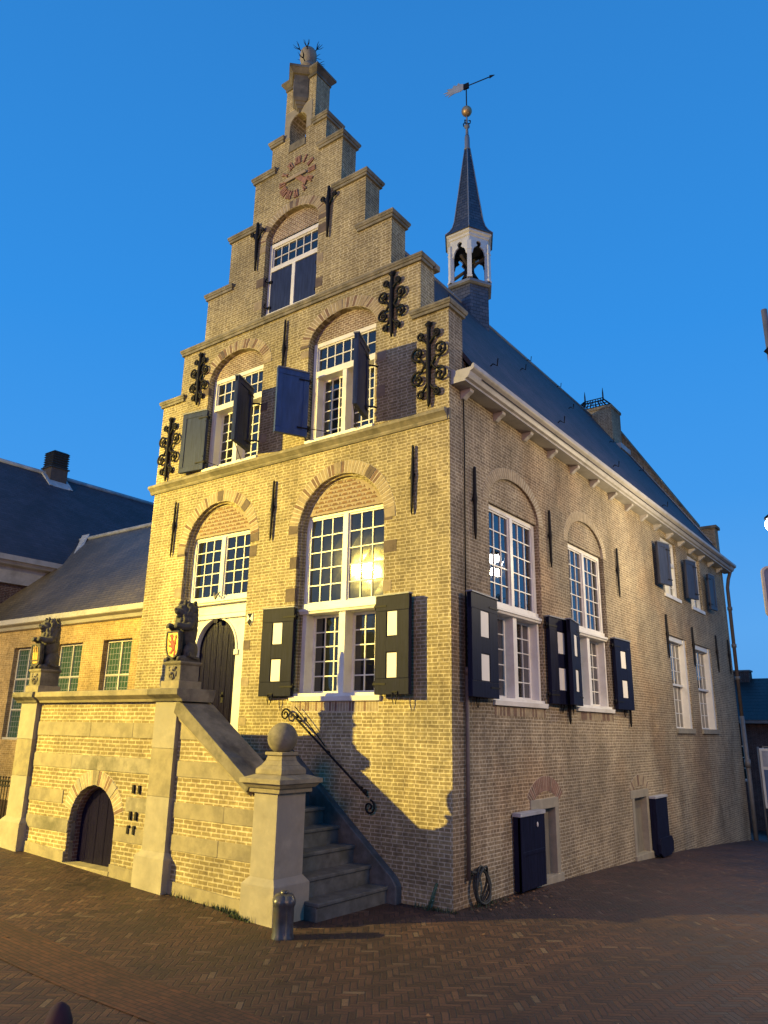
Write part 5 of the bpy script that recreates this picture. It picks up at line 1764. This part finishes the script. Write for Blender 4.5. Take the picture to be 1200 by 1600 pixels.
AY = 2.0
AF = Frame((0, AY, 0))
awins = [(-11.92, -10.68), (-14.15, -12.87), (-16.40, -15.12), (-18.7, -17.4)]
w = MB(AF)
w.prism([(-19.6, -0.2), (-7.63, -0.2), (-7.63, 5.15), (-19.6, 5.15)], 0.0, 0.35, BRICK_AN, holes=[[(a, 1.92), (c, 1.92), (c, 4.52), (a, 4.52)] for a, c in awins])
abuild(w, 'wall', BRICK_AN, annex, AO)
for a, c in awins:
    f, b, g = MB(AF), MB(AF), MB(AF)
    d = 0.14
    um = (a + c) / 2
    f.box(a, a + 0.055, d, d + 0.06, 1.92, 4.52, WHITE_C)
    f.box(c - 0.055, c, d, d + 0.06, 1.92, 4.52, WHITE_C)
    f.box(um - 0.03, um + 0.03, d, d + 0.06, 1.97, 4.46, WHITE_C)
    f.box(a + 0.055, c - 0.055, d - 0.01, d + 0.06, 4.46, 4.52, WHITE_C)
    f.box(a - 0.0, c + 0.0, d - 0.12, d + 0.06, 1.92, 1.98, WHITE_C)
    for z in (2.75, 3.62):
        f.box(a + 0.055, c - 0.055, d + 0.002, d + 0.058, z - 0.022, z + 0.022, WHITE_C)
    n = 10
    for i in range(1, n):
        u = a + (c - a) * i / n
        b.box(u - 0.006, u + 0.006, d + 0.026, d + 0.04, 1.98, 4.46, LEAD)
    for j in range(1, 17):
        z = 1.98 + 2.48 * j / 17
        b.box(a + 0.055, c - 0.055, d + 0.027, d + 0.039, z - 0.006, z + 0.006, LEAD)
    g.box(a + 0.05, c - 0.05, d + 0.032, d + 0.037, 1.97, 4.47, GLASS_GREEN)
    wo = abuild(f, 'window', WHITE_C, annex, AO)
    abuild(b, 'leading', LEAD, wo, AO)
    abuild(g, 'glass', GLASS_GREEN, wo, AO)
    fl_ = MB(AF)
    u = a - 0.1
    while u < c + 0.08:
        fl_.box(u, u + 0.05, -0.004, 0.05, 4.53, 4.74, BRICK_AN)
        u += 0.062
    abuild(fl_, 'flat_arch', BRICK_AN, annex, AO)
g_ = MB(AF)
g_.profile([(0.0, 5.02), (-0.12, 5.04), (-0.18, 5.12), (-0.32, 5.16), (-0.35, 5.18), (-0.35, 5.32), (-0.05, 5.34), (0.05, 5.30)], -19.7, -7.63, WHITE_C)
abuild(g_, 'gutter', plain('annex_gutter_paint', (0.36, 0.32, 0.24), 0.6, 0.12, 4, 0.15, dirt=(0.2, 0.17, 0.12)), annex, AO)
r_ = MB()
RY, RZA = 6.2, 9.25
r_.add([(-21.5, AY - 0.25, 5.28), (-7.63, AY - 0.25, 5.28), (-7.63, RY, RZA), (-21.5, RY, RZA), (-21.5, RY * 2 - AY, 5.28), (-7.63, RY * 2 - AY, 5.28),
        (-21.5, AY - 0.25, 5.16), (-7.63, AY - 0.25, 5.16), (-7.63, RY * 2 - AY, 5.16), (-21.5, RY * 2 - AY, 5.16)],
       [(0, 1, 2, 3), (3, 2, 5, 4), (6, 9, 8, 7), (0, 6, 7, 1), (1, 7, 8, 5, 2), (5, 8, 9, 4), (4, 9, 6, 0, 3)], SLATE_A)
ro = abuild(r_, 'roof', SLATE_A, annex, AO)
r_ = MB()
r_.tube([(-21.5, RY, RZA + 0.01), (-7.64, RY, RZA + 0.01)], 0.09, LEAD_L, 8)
abuild(r_, 'ridge_tiles', LEAD_L, ro, AO)

# ================================================================== LARGE BUILDING BEHIND LEFT (slate roof, white cornice)
big = empty('large_building', (-24, 8, 0.3))
tag(big, 'large building behind the annex with a steep dark slate roof and louvred roof vent', 'building')
BO = Vector(big.location)
BX, BRX, BEZ, BRZ = -19.2, -25.0, 7.80, 13.0
w = MB()
w.box(BRX * 2 - BX, BX - 0.0, -9.0, 26.0, -0.2, 6.9, BRICK_RED)
abuild(w, 'wall', BRICK_RED, big, BO)
w = MB(Frame((BX, 0, 0), (0, 1, 0), (-1, 0, 0)))
w.profile([(0.02, 6.9), (-0.10, 6.9), (-0.12, 7.45), (-0.30, 7.50), (-0.36, 7.60), (-0.42, 7.62), (-0.42, 7.80), (0.02, 7.82)], -9.2, 26.2, WHITE_C)
abuild(w, 'cornice', WHITE_C, big, BO)
r_ = MB()
XW = BRX * 2 - BX - 0.4
r_.add([(BX + 0.36, -9.2, BEZ), (BX + 0.36, 26.2, BEZ), (BRX, 20.5, BRZ), (BRX, -9.2, BRZ), (XW, -9.2, BEZ), (XW, 26.2, BEZ), (BX + 0.36, -9.2, BEZ - 0.12), (BX + 0.36, 26.2, BEZ - 0.12), (XW, 26.2, BEZ - 0.12), (XW, -9.2, BEZ - 0.12)],
       [(0, 1, 2, 3), (3, 2, 5, 4), (1, 5, 2), (0, 3, 4, 9, 6), (0, 6, 7, 1), (1, 7, 8, 5), (5, 8, 9, 4), (6, 9, 8, 7)], SLATE_B)
ro = abuild(r_, 'roof', SLATE_B, big, BO)
r_ = MB()
r_.tube([(BRX, -9.2, BRZ + 0.02), (BRX, 20.5, BRZ + 0.02)], 0.11, LEAD_L, 8)
abuild(r_, 'ridge_lead', LEAD_L, ro, BO)
r_ = MB()
vy0, vy1 = 6.72, 7.50
r_.box(BRX - 0.25, BRX + 0.50, vy0, vy1, BRZ - 0.7, BRZ + 0.25, plain('vent_base', (0.05, 0.04, 0.04), 0.8, 0.2))
r_.box(BRX - 0.30, BRX + 0.55, vy0 - 0.06, vy1 + 0.06, BRZ + 0.25, BRZ + 0.30, BLACKV)
for k in range(6):
    z = BRZ + 0.33 + 0.11 * k
    r_.taper(BRX - 0.22, BRX + 0.47, vy0 + 0.03, vy1 - 0.03, z, z + 0.03, 0.0, BLACKV)
    r_.taper(BRX - 0.26, BRX + 0.51, vy0 - 0.01, vy1 + 0.01, z + 0.03, z + 0.085, -0.035, BLACKV)
r_.box(BRX - 0.17, BRX + 0.42, vy0 + 0.08, vy1 - 0.08, BRZ + 0.27, BRZ + 1.0, BLACKV)
r_.taper(BRX - 0.26, BRX + 0.51, vy0 - 0.01, vy1 + 0.01, BRZ + 0.99, BRZ + 1.07, -0.09, BLACKV)
abuild(r_, 'roof_vent', BLACKV, big, BO)
r_ = MB()
r_.add([(BRX + 0.52, vy0 - 0.15, BRZ - 0.36), (BRX + 0.85, vy0 - 0.15, BRZ - 0.70), (BRX + 0.85, vy1 + 0.15, BRZ - 0.70), (BRX + 0.52, vy1 + 0.15, BRZ - 0.36),
        (BRX + 0.52, vy0 - 0.15, BRZ - 0.56), (BRX + 0.85, vy0 - 0.15, BRZ - 0.90), (BRX + 0.85, vy1 + 0.15, BRZ - 0.90), (BRX + 0.52, vy1 + 0.15, BRZ - 0.56)],
       [(0, 1, 2, 3), (4, 7, 6, 5), (0, 4, 5, 1), (1, 5, 6, 2), (2, 6, 7, 3), (3, 7, 4, 0)], LEAD_L)
for ya, yb in ((vy0 - 0.18, vy0), (vy1, vy1 + 0.15)):
    r_.add([(BRX + 0.05, ya, BRZ + 0.06), (BRX + 0.85, ya, BRZ - 0.68), (BRX + 0.85, yb, BRZ - 0.68), (BRX + 0.05, yb, BRZ + 0.06), (BRX + 0.05, ya, BRZ - 0.2), (BRX + 0.85, ya, BRZ - 0.9), (BRX + 0.85, yb, BRZ - 0.9), (BRX + 0.05, yb, BRZ - 0.2)],
           [(0, 1, 2, 3), (4, 7, 6, 5), (0, 4, 5, 1), (1, 5, 6, 2), (2, 6, 7, 3), (3, 7, 4, 0)], LEAD_L)
abuild(r_, 'vent_flashing', LEAD_L, ro, BO)
r_ = MB()   # lead gutter where the annex ridge runs into this roof
r_.add([(BX - 0.1, 5.2, 8.35), (BX + 0.35, 5.0, 7.9), (BX - 1.5, 6.3, 9.5), (BX - 1.0, 6.3, 9.5), (BX - 0.1, 5.2, 8.2), (BX + 0.35, 5.0, 7.75), (BX - 1.5, 6.3, 9.3), (BX - 1.0, 6.3, 9.3)],
       [(0, 1, 3, 2), (4, 6, 7, 5), (0, 4, 5, 1), (1, 5, 7, 3), (3, 7, 6, 2), (2, 6, 4, 0)], LEAD_L)
abuild(r_, 'valley_lead', LEAD_L, ro, BO)

# ================================================================== IRON FENCE far left
fe = empty('iron_fence', (-10.2, -1.0, 0.35))
tag(fe, 'black iron railing fence at the left edge beside the end pier of the staircase', 'fence')
FO = Vector(fe.location)
m = MB()
for z in (0.45, 1.12, 1.22):
    m.tube([(-16.0, -1.0, z), (-8.05, -1.0, z)], 0.018, IRON, 5)
abuild(m, 'rail', IRON, fe, FO)
m = MB()
x = -16.0
while x < -8.0:
    m.tube([(x, -1.0, 0.2), (x, -1.0, 1.28)], 0.011, IRON, 5)
    m.ball((x, -1.0, 1.29), 0.02, IRON, 4)
    m.tube([(x + 0.06, -1.0, 1.17 + 0.04 * cos(t)) if False else (x + 0.055 + 0.035 * cos(t), -1.0, 1.17 + 0.035 * sin(t)) for t in [2 * pi * k / 8 for k in range(8)]], 0.007, IRON, 4, closed=True)
    x += 0.11
abuild(m, 'pickets', IRON, fe, FO)

# ================================================================== BOLLARD, POST, HOSE, STAKE
bo = empty('cast_iron_bollard', (-0.87, -2.46, ground_z(-0.87, -2.46)))
tag(bo, 'short dark cast iron bollard shaped like clustered columns, beside the ball-topped pier', 'bollard')


def clustered(prof, r_l=0.078, sp_=0.06):
    m = MB()
    N = 48
    vs, fs = [], []
    for s, z in prof:
        for k in range(N):
            w_ = 2 * pi * k / N
            r = (sp_ * max(abs(cos(w_ * 1.0)), abs(sin(w_))) + sqrt(max(1e-6, r_l ** 2 - (sp_ * min(abs(cos(w_)), abs(sin(w_)))) ** 2))) * s
            vs.append((r * cos(w_), r * sin(w_), z))
    for i in range(len(prof) - 1):
        for k in range(N):
            fs.append((i * N + k, i * N + (k + 1) % N, (i + 1) * N + (k + 1) % N, (i + 1) * N + k))
    fs.append(tuple(reversed(range(N))))
    fs.append(tuple(range((len(prof) - 1) * N, len(prof) * N)))
    m.add(vs, fs, BOLLARD, smooth=True)
    return m


m = clustered([(1.12, -0.05), (1.12, 0.02), (1.02, 0.05), (1.0, 0.34), (1.10, 0.36), (1.14, 0.38), (1.14, 0.41), (1.02, 0.43), (0.9, 0.46), (0.7, 0.475), (0.3, 0.48)])
m.build('shaft', BOLLARD, bo)
m = MB()
m.lathe([(0.05, 0.47), (0.05, 0.495), (0.035, 0.51), (0.01, 0.515)], (0, 0, 0), BOLLARD, 12)
m.build('cap', BOLLARD, bo)

po = empty('round_topped_post', (1.78, -7.05, 0.0))
tag(po, 'dark maroon round-topped post at the bottom left edge of the square', 'post')
m = MB()
m.lathe([(0.085, -0.05), (0.085, 0.04), (0.065, 0.07), (0.058, 0.66), (0.075, 0.72), (0.08, 0.78), (0.072, 0.85), (0.05, 0.91), (0.02, 0.935), (0.002, 0.94)], (0, 0, 0), MAROON, 20)
m.build('shaft', MAROON, po)
m = MB()
m.tube([(0.0, 0, 0.60), (0.10, 0.05, 0.62), (0.15, 0.08, 0.69), (0.11, 0.06, 0.76)], [0.022, 0.022, 0.02, 0.016], MAROON, 8)
m.build('chain_hook', MAROON, po)

ho = MB()
hc = Vector((0.10, 0.62, 0.23))
for k in range(5):
    r = 0.20 + 0.012 * ((k * 7) % 3)
    pts = []
    for i in range(28):
        t = 2 * pi * i / 28
        pts.append((hc.x + 0.018 * k - 0.03 + 0.03 * sin(t * 2 + k), hc.y + r * 0.85 * cos(t) + 0.01 * sin(3 * t + k), hc.z + 0.01 * k + r * 1.15 * sin(t)))
    ho.tube(pts, 0.017, RUBBER, 6, closed=True)
ho.tube([(0.03, 0.45, 0.40), (0.06, 0.40, 0.46), (0.10, 0.46, 0.44)], 0.02, RUBBER, 6)
hose = ho.build('coiled_hose', RUBBER, None, origin=(0.1, 0.62, 0.0))
hose.location = (0.1, 0.62, 0.0)
tag(hose, 'dark ring of coiled hose leaning at the foot of the town hall corner', 'hose')
st_ = MB()
st_.tube([(-0.33, -0.16, -0.02), (-0.24, -0.05, 0.34)], [0.018, 0.014], GREENP, 6)
st_.tube([(-0.30, -0.12, 0.10), (-0.22, -0.14, 0.13)], 0.008, GREENP, 5)
stk = st_.build('green_stake', GREENP, None, origin=(-0.33, -0.16, 0.0))
stk.location = (-0.33, -0.16, 0.0)
tag(stk, 'thin green stake leaning against the front wall near the town hall corner', 'stake')

# weeds and fallen leaves along the walls
wd = MB()
rnd = random.Random(3)
for k in range(420):
    if k < 170:
        x, y = rnd.uniform(-3.4, -1.8), YF - rnd.uniform(0.04, 0.10)
        if rnd.random() < 0.6:
            x = rnd.gauss(-2.15, 0.16)
    elif k < 260:
        x, y = rnd.gauss(-1.8, 0.12), YF - rnd.uniform(0.17, 0.2)
    elif k < 340:
        x, y = rnd.gauss(0.12, 0.06), rnd.gauss(0.75, 0.3)
    else:
        x, y = rnd.uniform(-0.6, 0.1), -rnd.uniform(0.03, 0.15)
    z = ground_z(x, y)
    h, a, ln = rnd.uniform(0.02, 0.09), rnd.uniform(0, 2 * pi), rnd.uniform(0.0, 0.06)
    w_ = 0.008
    wd.add([(x - w_ * sin(a), y + w_ * cos(a), z), (x + w_ * sin(a), y - w_ * cos(a), z), (x + ln * cos(a), y + ln * sin(a), z + h)], [(0, 1, 2)], LEAFM)
tag(wd.build('weeds', LEAFM), 'small weeds growing in the joint where walls meet the paving', 'weeds', kind='stuff')
lt = MB()
for k in range(190):
    if k < 90:
        x, y = 0.15 + abs(rnd.gauss(0, 0.18)), rnd.gauss(1.1, 0.6)
    else:
        x, y = rnd.uniform(-3, 4), rnd.uniform(-7, -0.5)
        if k % 3:
            continue
    z = ground_z(x, y) + 0.016
    a, s = rnd.uniform(0, 2 * pi), rnd.uniform(0.012, 0.032)
    q = [(x + s * cos(a), y + s * sin(a), z), (x + s * 0.6 * cos(a + 1.6), y + s * 0.6 * sin(a + 1.6), z + rnd.uniform(0, 0.02)), (x - s * cos(a), y - s * sin(a), z + rnd.uniform(0, 0.015)), (x + s * 0.6 * cos(a - 1.6), y + s * 0.6 * sin(a - 1.6), z)]
    lt.add(q, [(0, 1, 2, 3)], LITTER)
tag(lt.build('fallen_leaves', LITTER), 'scattered dead leaves on the brick paving', 'leaves', kind='stuff')


# ================================================================== TREES
def tree(loc, h, rad, name, label, seed, group=None, n=2600, leaf=0.16, trunk=0.22):
    rr = random.Random(seed)
    root = empty(name, loc)
    tag(root, label, 'tree', group)
    t = MB()
    ht = h * 0.38
    t.tube([(0, 0, -0.2), (0.05, 0.02, ht * 0.5), (0, 0, ht), (0.1, 0.1, h * 0.75)], [trunk, trunk * 0.8, trunk * 0.65, 0.05], BARK, 10)
    clumps = []
    for k in range(16):
        a = rr.uniform(0, 2 * pi)
        rr_ = rad * rr.uniform(0.25, 0.85)
        z = h * rr.uniform(0.42, 0.92)
        sc_ = 1 - max(0, (z / h - 0.6)) * 1.3
        c = Vector((rr_ * cos(a) * sc_, rr_ * sin(a) * sc_, z))
        clumps.append((c, rad * rr.uniform(0.28, 0.48)))
        t.tube([(0, 0, ht * rr.uniform(0.7, 1.2)), tuple(c * 0.55 + Vector((0, 0, ht * 0.4))), tuple(c)], [trunk * 0.4, trunk * 0.22, 0.03], BARK, 6)
    t.build('trunk', BARK, root)
    l = MB()
    for k in range(n):
        c, r = rr.choice(clumps)
        d = Vector((rr.gauss(0, 1), rr.gauss(0, 1), rr.gauss(0, 0.8))).normalized() * r * rr.uniform(0.3, 1.08) ** 0.6
        p = c + d
        a = Vector((rr.gauss(0, 1), rr.gauss(0, 1), rr.gauss(0, 1))).normalized() * leaf
        b2 = a.orthogonal().normalized() * leaf * 0.55
        l.add([tuple(p - a), tuple(p + b2), tuple(p + a), tuple(p - b2)], [(0, 1, 2, 3)], LEAFM)
    l.build('crown', LEAFM, root)
    return root


# ================================================================== HOUSES AT THE END OF THE STREET
def house(loc, w, dpt, he, hr_, name, label, wall_m, roof_m, rz=0.0, wins=(), door=None, cat='house', chim=True):
    root = empty(name, loc, rz)
    tag(root, label, cat)
    fr = Frame()
    m = MB()
    m.prism([(0, -1.5), (w, -1.5), (w, he), (0, he)], 0, 0.3, wall_m, holes=[[(a, z0), (c, z0), (c, z1), (a, z1)] for a, c, z0, z1 in wins])
    m.box(0, w, dpt - 0.3, dpt, -1.5, he, wall_m)
    for x0, x1 in ((0, 0.3), (w - 0.3, w)):
        m2 = MB(Frame((x0, 0, 0), (0, 1, 0), (1, 0, 0)))
        m2.prism([(0.3, -1.5), (dpt - 0.3, -1.5), (dpt - 0.3, he), (dpt / 2, hr_ - 0.15), (0.3, he)], 0, 0.3, wall_m)
        k = len(m.v)
        m.v += m2.v
        m.f += [tuple(k + i for i in f_) for f_ in m2.f]
        m.m += [0] * len(m2.f)
        m.smooth += [False] * len(m2.f)
    m.build('wall', wall_m, root)
    for a, c, z0, z1 in wins:
        f, b, g = MB(), MB(), MB()
        lights(f, b, g, a + 0.01, c - 0.01, z0, z1, 0.08, 2, 3, fw=0.07, bar=0.03)
        f.box(a - 0.03, c + 0.03, -0.04, 0.1, z0 - 0.05, z0 + 0.02, WHITE_C)
        wo = f.build('window', WHITE, root)
        b.build('glazing_bars', WHITE, wo)
        g.build('glass', GLASS, wo)
    r = MB(Frame((0, 0, 0), (0, 1, 0), (1, 0, 0)))
    r.prism([(-0.3, he - 0.05), (dpt / 2, hr_), (dpt + 0.3, he - 0.05), (dpt + 0.3, he + 0.08), (dpt / 2, hr_ + 0.15), (-0.3, he + 0.08)], -0.1, w + 0.1, roof_m)
    ro_ = r.build('roof', roof_m, root)
    gt = MB()
    gt.box(-0.1, w + 0.1, -0.38, -0.28, he - 0.08, he + 0.05, PIPE)
    gt.build('gutter', PIPE, root)
    if chim:
        c_ = MB()
        c_.box(w * 0.12, w * 0.12 + 0.8, dpt / 2 - 0.35, dpt / 2 + 0.35, hr_ - 0.6, hr_ + 0.5, BRICK_RED)
        c_.box(w * 0.12 - 0.05, w * 0.12 + 0.85, dpt / 2 - 0.4, dpt / 2 + 0.4, hr_ + 0.5, hr_ + 0.58, PIPE)
        c_.build('chimney', BRICK_RED, ro_)
    return root


TILE_D = slate_mat('dark_tile_roof', (0.02, 0.012, 0.010), (0.028, 0.017, 0.014), (0.01, 0.007, 0.007), bw=0.22, rh=0.2)
house((-4.6, 31, -1.9), 11, 7, 4.9, 7.0, 'street_house', 'low dark brick house with a tiled roof at the end of the lane, right edge', BRICK_RED, TILE_D, 0.0,
      wins=[(1.4, 2.3, 2.2, 3.8), (2.9, 3.8, 2.2, 3.8), (4.6, 5.5, 2.2, 3.8)])
tree((1.2, 40, -2.0), 10.0, 3.2, 'background_tree', 'dark leafy tree rising behind the low brick house at the right edge', 21, n=2600, leaf=0.22)

# white framed notice board in the lane
nb = empty('notice_board', (0.9, 20.0, -1.0))
tag(nb, 'white framed notice board on two posts in the lane at the right edge', 'notice board')
m = MB()
m.box(-0.62, 0.62, -0.04, 0.04, 1.0, 2.95, WHITE)
m.build('frame', WHITE, nb, bevel=0.01)
m = MB()
m.box(-0.54, 0.54, -0.05, -0.038, 1.08, 2.25, plain('poster_blue', (0.10, 0.16, 0.28), 0.3, 0.3, 4))
m.box(-0.54, 0.54, -0.05, -0.038, 2.35, 2.87, plain('poster_grey', (0.35, 0.36, 0.4), 0.3, 0.3, 4))
m.build('poster', WHITE, nb)
for x in (-0.66, 0.66):
    m = MB()
    m.tube([(x, 0, -0.1), (x, 0, 3.0)], 0.035, PIPE, 8)
    m.build('post', PIPE, nb)

# ================================================================== TRAFFIC SIGN seen from behind at the right edge
ts = empty('traffic_sign', (4.94, -1.87, 0.0))
tag(ts, 'pole with a grey rounded traffic sign and an ochre diamond above it, right edge', 'sign')
sgf = Frame((0, 0, 0), (0.9, 0.43, 0), (-0.43, 0.9, 0))
SIGNB = plain('sign_back', (0.22, 0.22, 0.23), 0.5, 0.15, 5, 0.1, metallic=0.3)
RIM = plain('sign_rim', (0.55, 0.47, 0.36), 0.5, 0.15, 5, 0.1)


def rrect(w, z0, z1, r):
    pts = []
    for cx2, cz2, a in ((w - r, z0 + r, -pi / 2), (w - r, z1 - r, 0), (-w + r, z1 - r, pi / 2), (-w + r, z0 + r, pi)):
        for k in range(6):
            pts.append((cx2 + r * cos(a + pi / 2 * k / 5), cz2 + r * sin(a + pi / 2 * k / 5)))
    return pts


SU = 0.30
m = MB(sgf)
m.prism([(-0.02, 6.2), (0.40, 5.78), (0.82, 6.2), (0.40, 6.62)], -0.015, 0.015, IRON)
m.tube([(0.05, 0.04, 6.2), (0.5, 0.04, 6.2)], 0.02, IRON, 6)
m.prism([(0.05, 6.2), (0.40, 5.85), (0.75, 6.2), (0.40, 6.55)], -0.02, 0.02, plain('sign_ochre', (0.55, 0.36, 0.14), 0.5, 0.2))
m.build('diamond_plate', IRON, ts)
m = MB(sgf)
m.prism(rrect(SU, 3.47, 3.93, 0.05), -0.012, 0.012, SIGNB)
m.build('plate', SIGNB, ts)
m = MB(sgf)
m.prism(rrect(SU + 0.012, 3.458, 3.942, 0.055), -0.02, 0.02, RIM, holes=[rrect(SU - 0.008, 3.478, 3.922, 0.045)])
m.build('rim', RIM, ts)
m = MB(sgf)
m.tube([(0.05, 0.05, -0.1), (0.05, 0.05, 6.7)], 0.03, PIPE, 10)
m.build('pole', PIPE, ts)


# ================================================================== STREET LAMPS
def glow_mat(name, c, s):
    return emit(name, c, s)


LAMP_Y = emit('sodium_lamp_glass', (1.0, 0.62, 0.03), 110.0)
LAMP_W = emit('white_lamp_glass', (0.95, 0.93, 0.88), 60.0)


def street_lamp(loc, h, name, label, gm, power, colr, arm=(0, 0), r=0.16, spot=None, size=0.22):
    root = empty(name, loc)
    tag(root, label, 'street lamp', 'street lamps round the square')
    m = MB()
    m.lathe([(0.12, -0.3), (0.12, 0.3), (0.08, 0.4), (0.07, 1.2), (0.05, h - 0.35), (0.04, h - 0.3)], (0, 0, 0), IRON, 12)
    if arm != (0, 0):
        m.tube([(0, 0, h - 0.35), (arm[0] * 0.3, arm[1] * 0.3, h + 0.25), (arm[0], arm[1], h + 0.22)], 0.03, IRON, 8)
    m.build('pole', IRON, root)
    m = MB()
    m.lathe([(r * 1.05, r * 0.75), (r, r * 1.0), (r * 0.5, r * 1.4), (0.03, r * 1.7)], (arm[0], arm[1], h), IRON, 20)
    m.build('lamp_hood', IRON, root)
    m = MB()
    m.ball((arm[0], arm[1], h), r, gm, 12)
    m.build('lamp_globe', gm, root)
    ld = bpy.data.lights.new(name + '_light', 'SPOT' if spot else 'POINT')
    ld.energy = power
    ld.color = colr
    ld.shadow_soft_size = size
    lo = bpy.data.objects.new('lamp_light', ld)
    col.objects.link(lo)
    lo.parent = root
    lo.location = (arm[0], arm[1], h - r - min(size, 0.3) - 0.02)
    if spot:
        ld.spot_size = spot[1]
        ld.spot_blend = spot[2]
        d = Vector(spot[0]) - (Vector(loc) + Vector(lo.location))
        lo.rotation_euler = d.to_track_quat('-Z', 'Y').to_euler()
    return root


# the lamp that lights the front (mirrored in the big ground floor window)
L1_ = street_lamp((-16.2, -18.5, 0.3), 10.1, 'street_lamp', 'tall street lamp with a yellow sodium globe, mirrored in the big front window', LAMP_Y, 90000, (1.0, 0.73, 0.06), spot=((-7.0, 0, 1.8), radians(54), 0.85), r=0.34, size=0.12)
ld = bpy.data.lights.new('upper_light', 'POINT')
ld.energy = 33000
ld.color = (1.0, 0.76, 0.31)
ld.shadow_soft_size = 0.15
lo = bpy.data.objects.new('lamp_light', ld)
col.objects.link(lo)
lo.parent = L1_
lo.location = (0, 0, 10.1 - 0.50)
# the lamp beside the flank, just outside the right edge
street_lamp((4.6, 8.3, -0.3), 7.2, 'street_lamp', 'street lamp with a white globe beside the right flank of the town hall', LAMP_W, 720, (1.0, 0.80, 0.46), arm=(-1.27, 0), r=0.17, size=0.15)
street_lamp((13.0, 2.5, 0.0), 9.0, 'street_lamp', 'street lamp across the lane, opposite the right flank of the town hall', LAMP_W, 4600, (1.0, 0.68, 0.36), r=0.2, size=0.7, spot=((0.0, 6.5, 3.5), radians(95), 1.0))

street_lamp((9.0, -24.0, 0.0), 9.0, 'street_lamp', 'unseen fill lamp added behind the viewer to warm the shadows on the front', LAMP_W, 5500, (1.0, 0.45, 0.26), r=0.2, size=2.2)  # added fill light, takes the blue out of the front's shadows

# the dark far side of the lane, seen only mirrored in the flank windows
tree((11.5, 13.0, -0.6), 9.0, 3.4, 'street_tree', 'leafy street tree across the lane, nearer one, mirrored in the flank windows', 5, group='street trees across the lane', n=3000, leaf=0.2)
tree((13.0, 24.0, -1.6), 10.5, 4.0, 'street_tree', 'leafy street tree across the lane, farther one, mirrored in the flank windows', 8, group='street trees across the lane', n=3000, leaf=0.22)
house((15.5, 34.0, -0.4), 30, 8, 6.0, 9.6, 'lane_house', 'long dark brick house across the lane, mirrored in the flank windows', BRICK_RED, TILE_D, -pi / 2, wins=[(3, 4, 1, 3), (6, 7, 1, 3), (9, 10, 1, 3)])
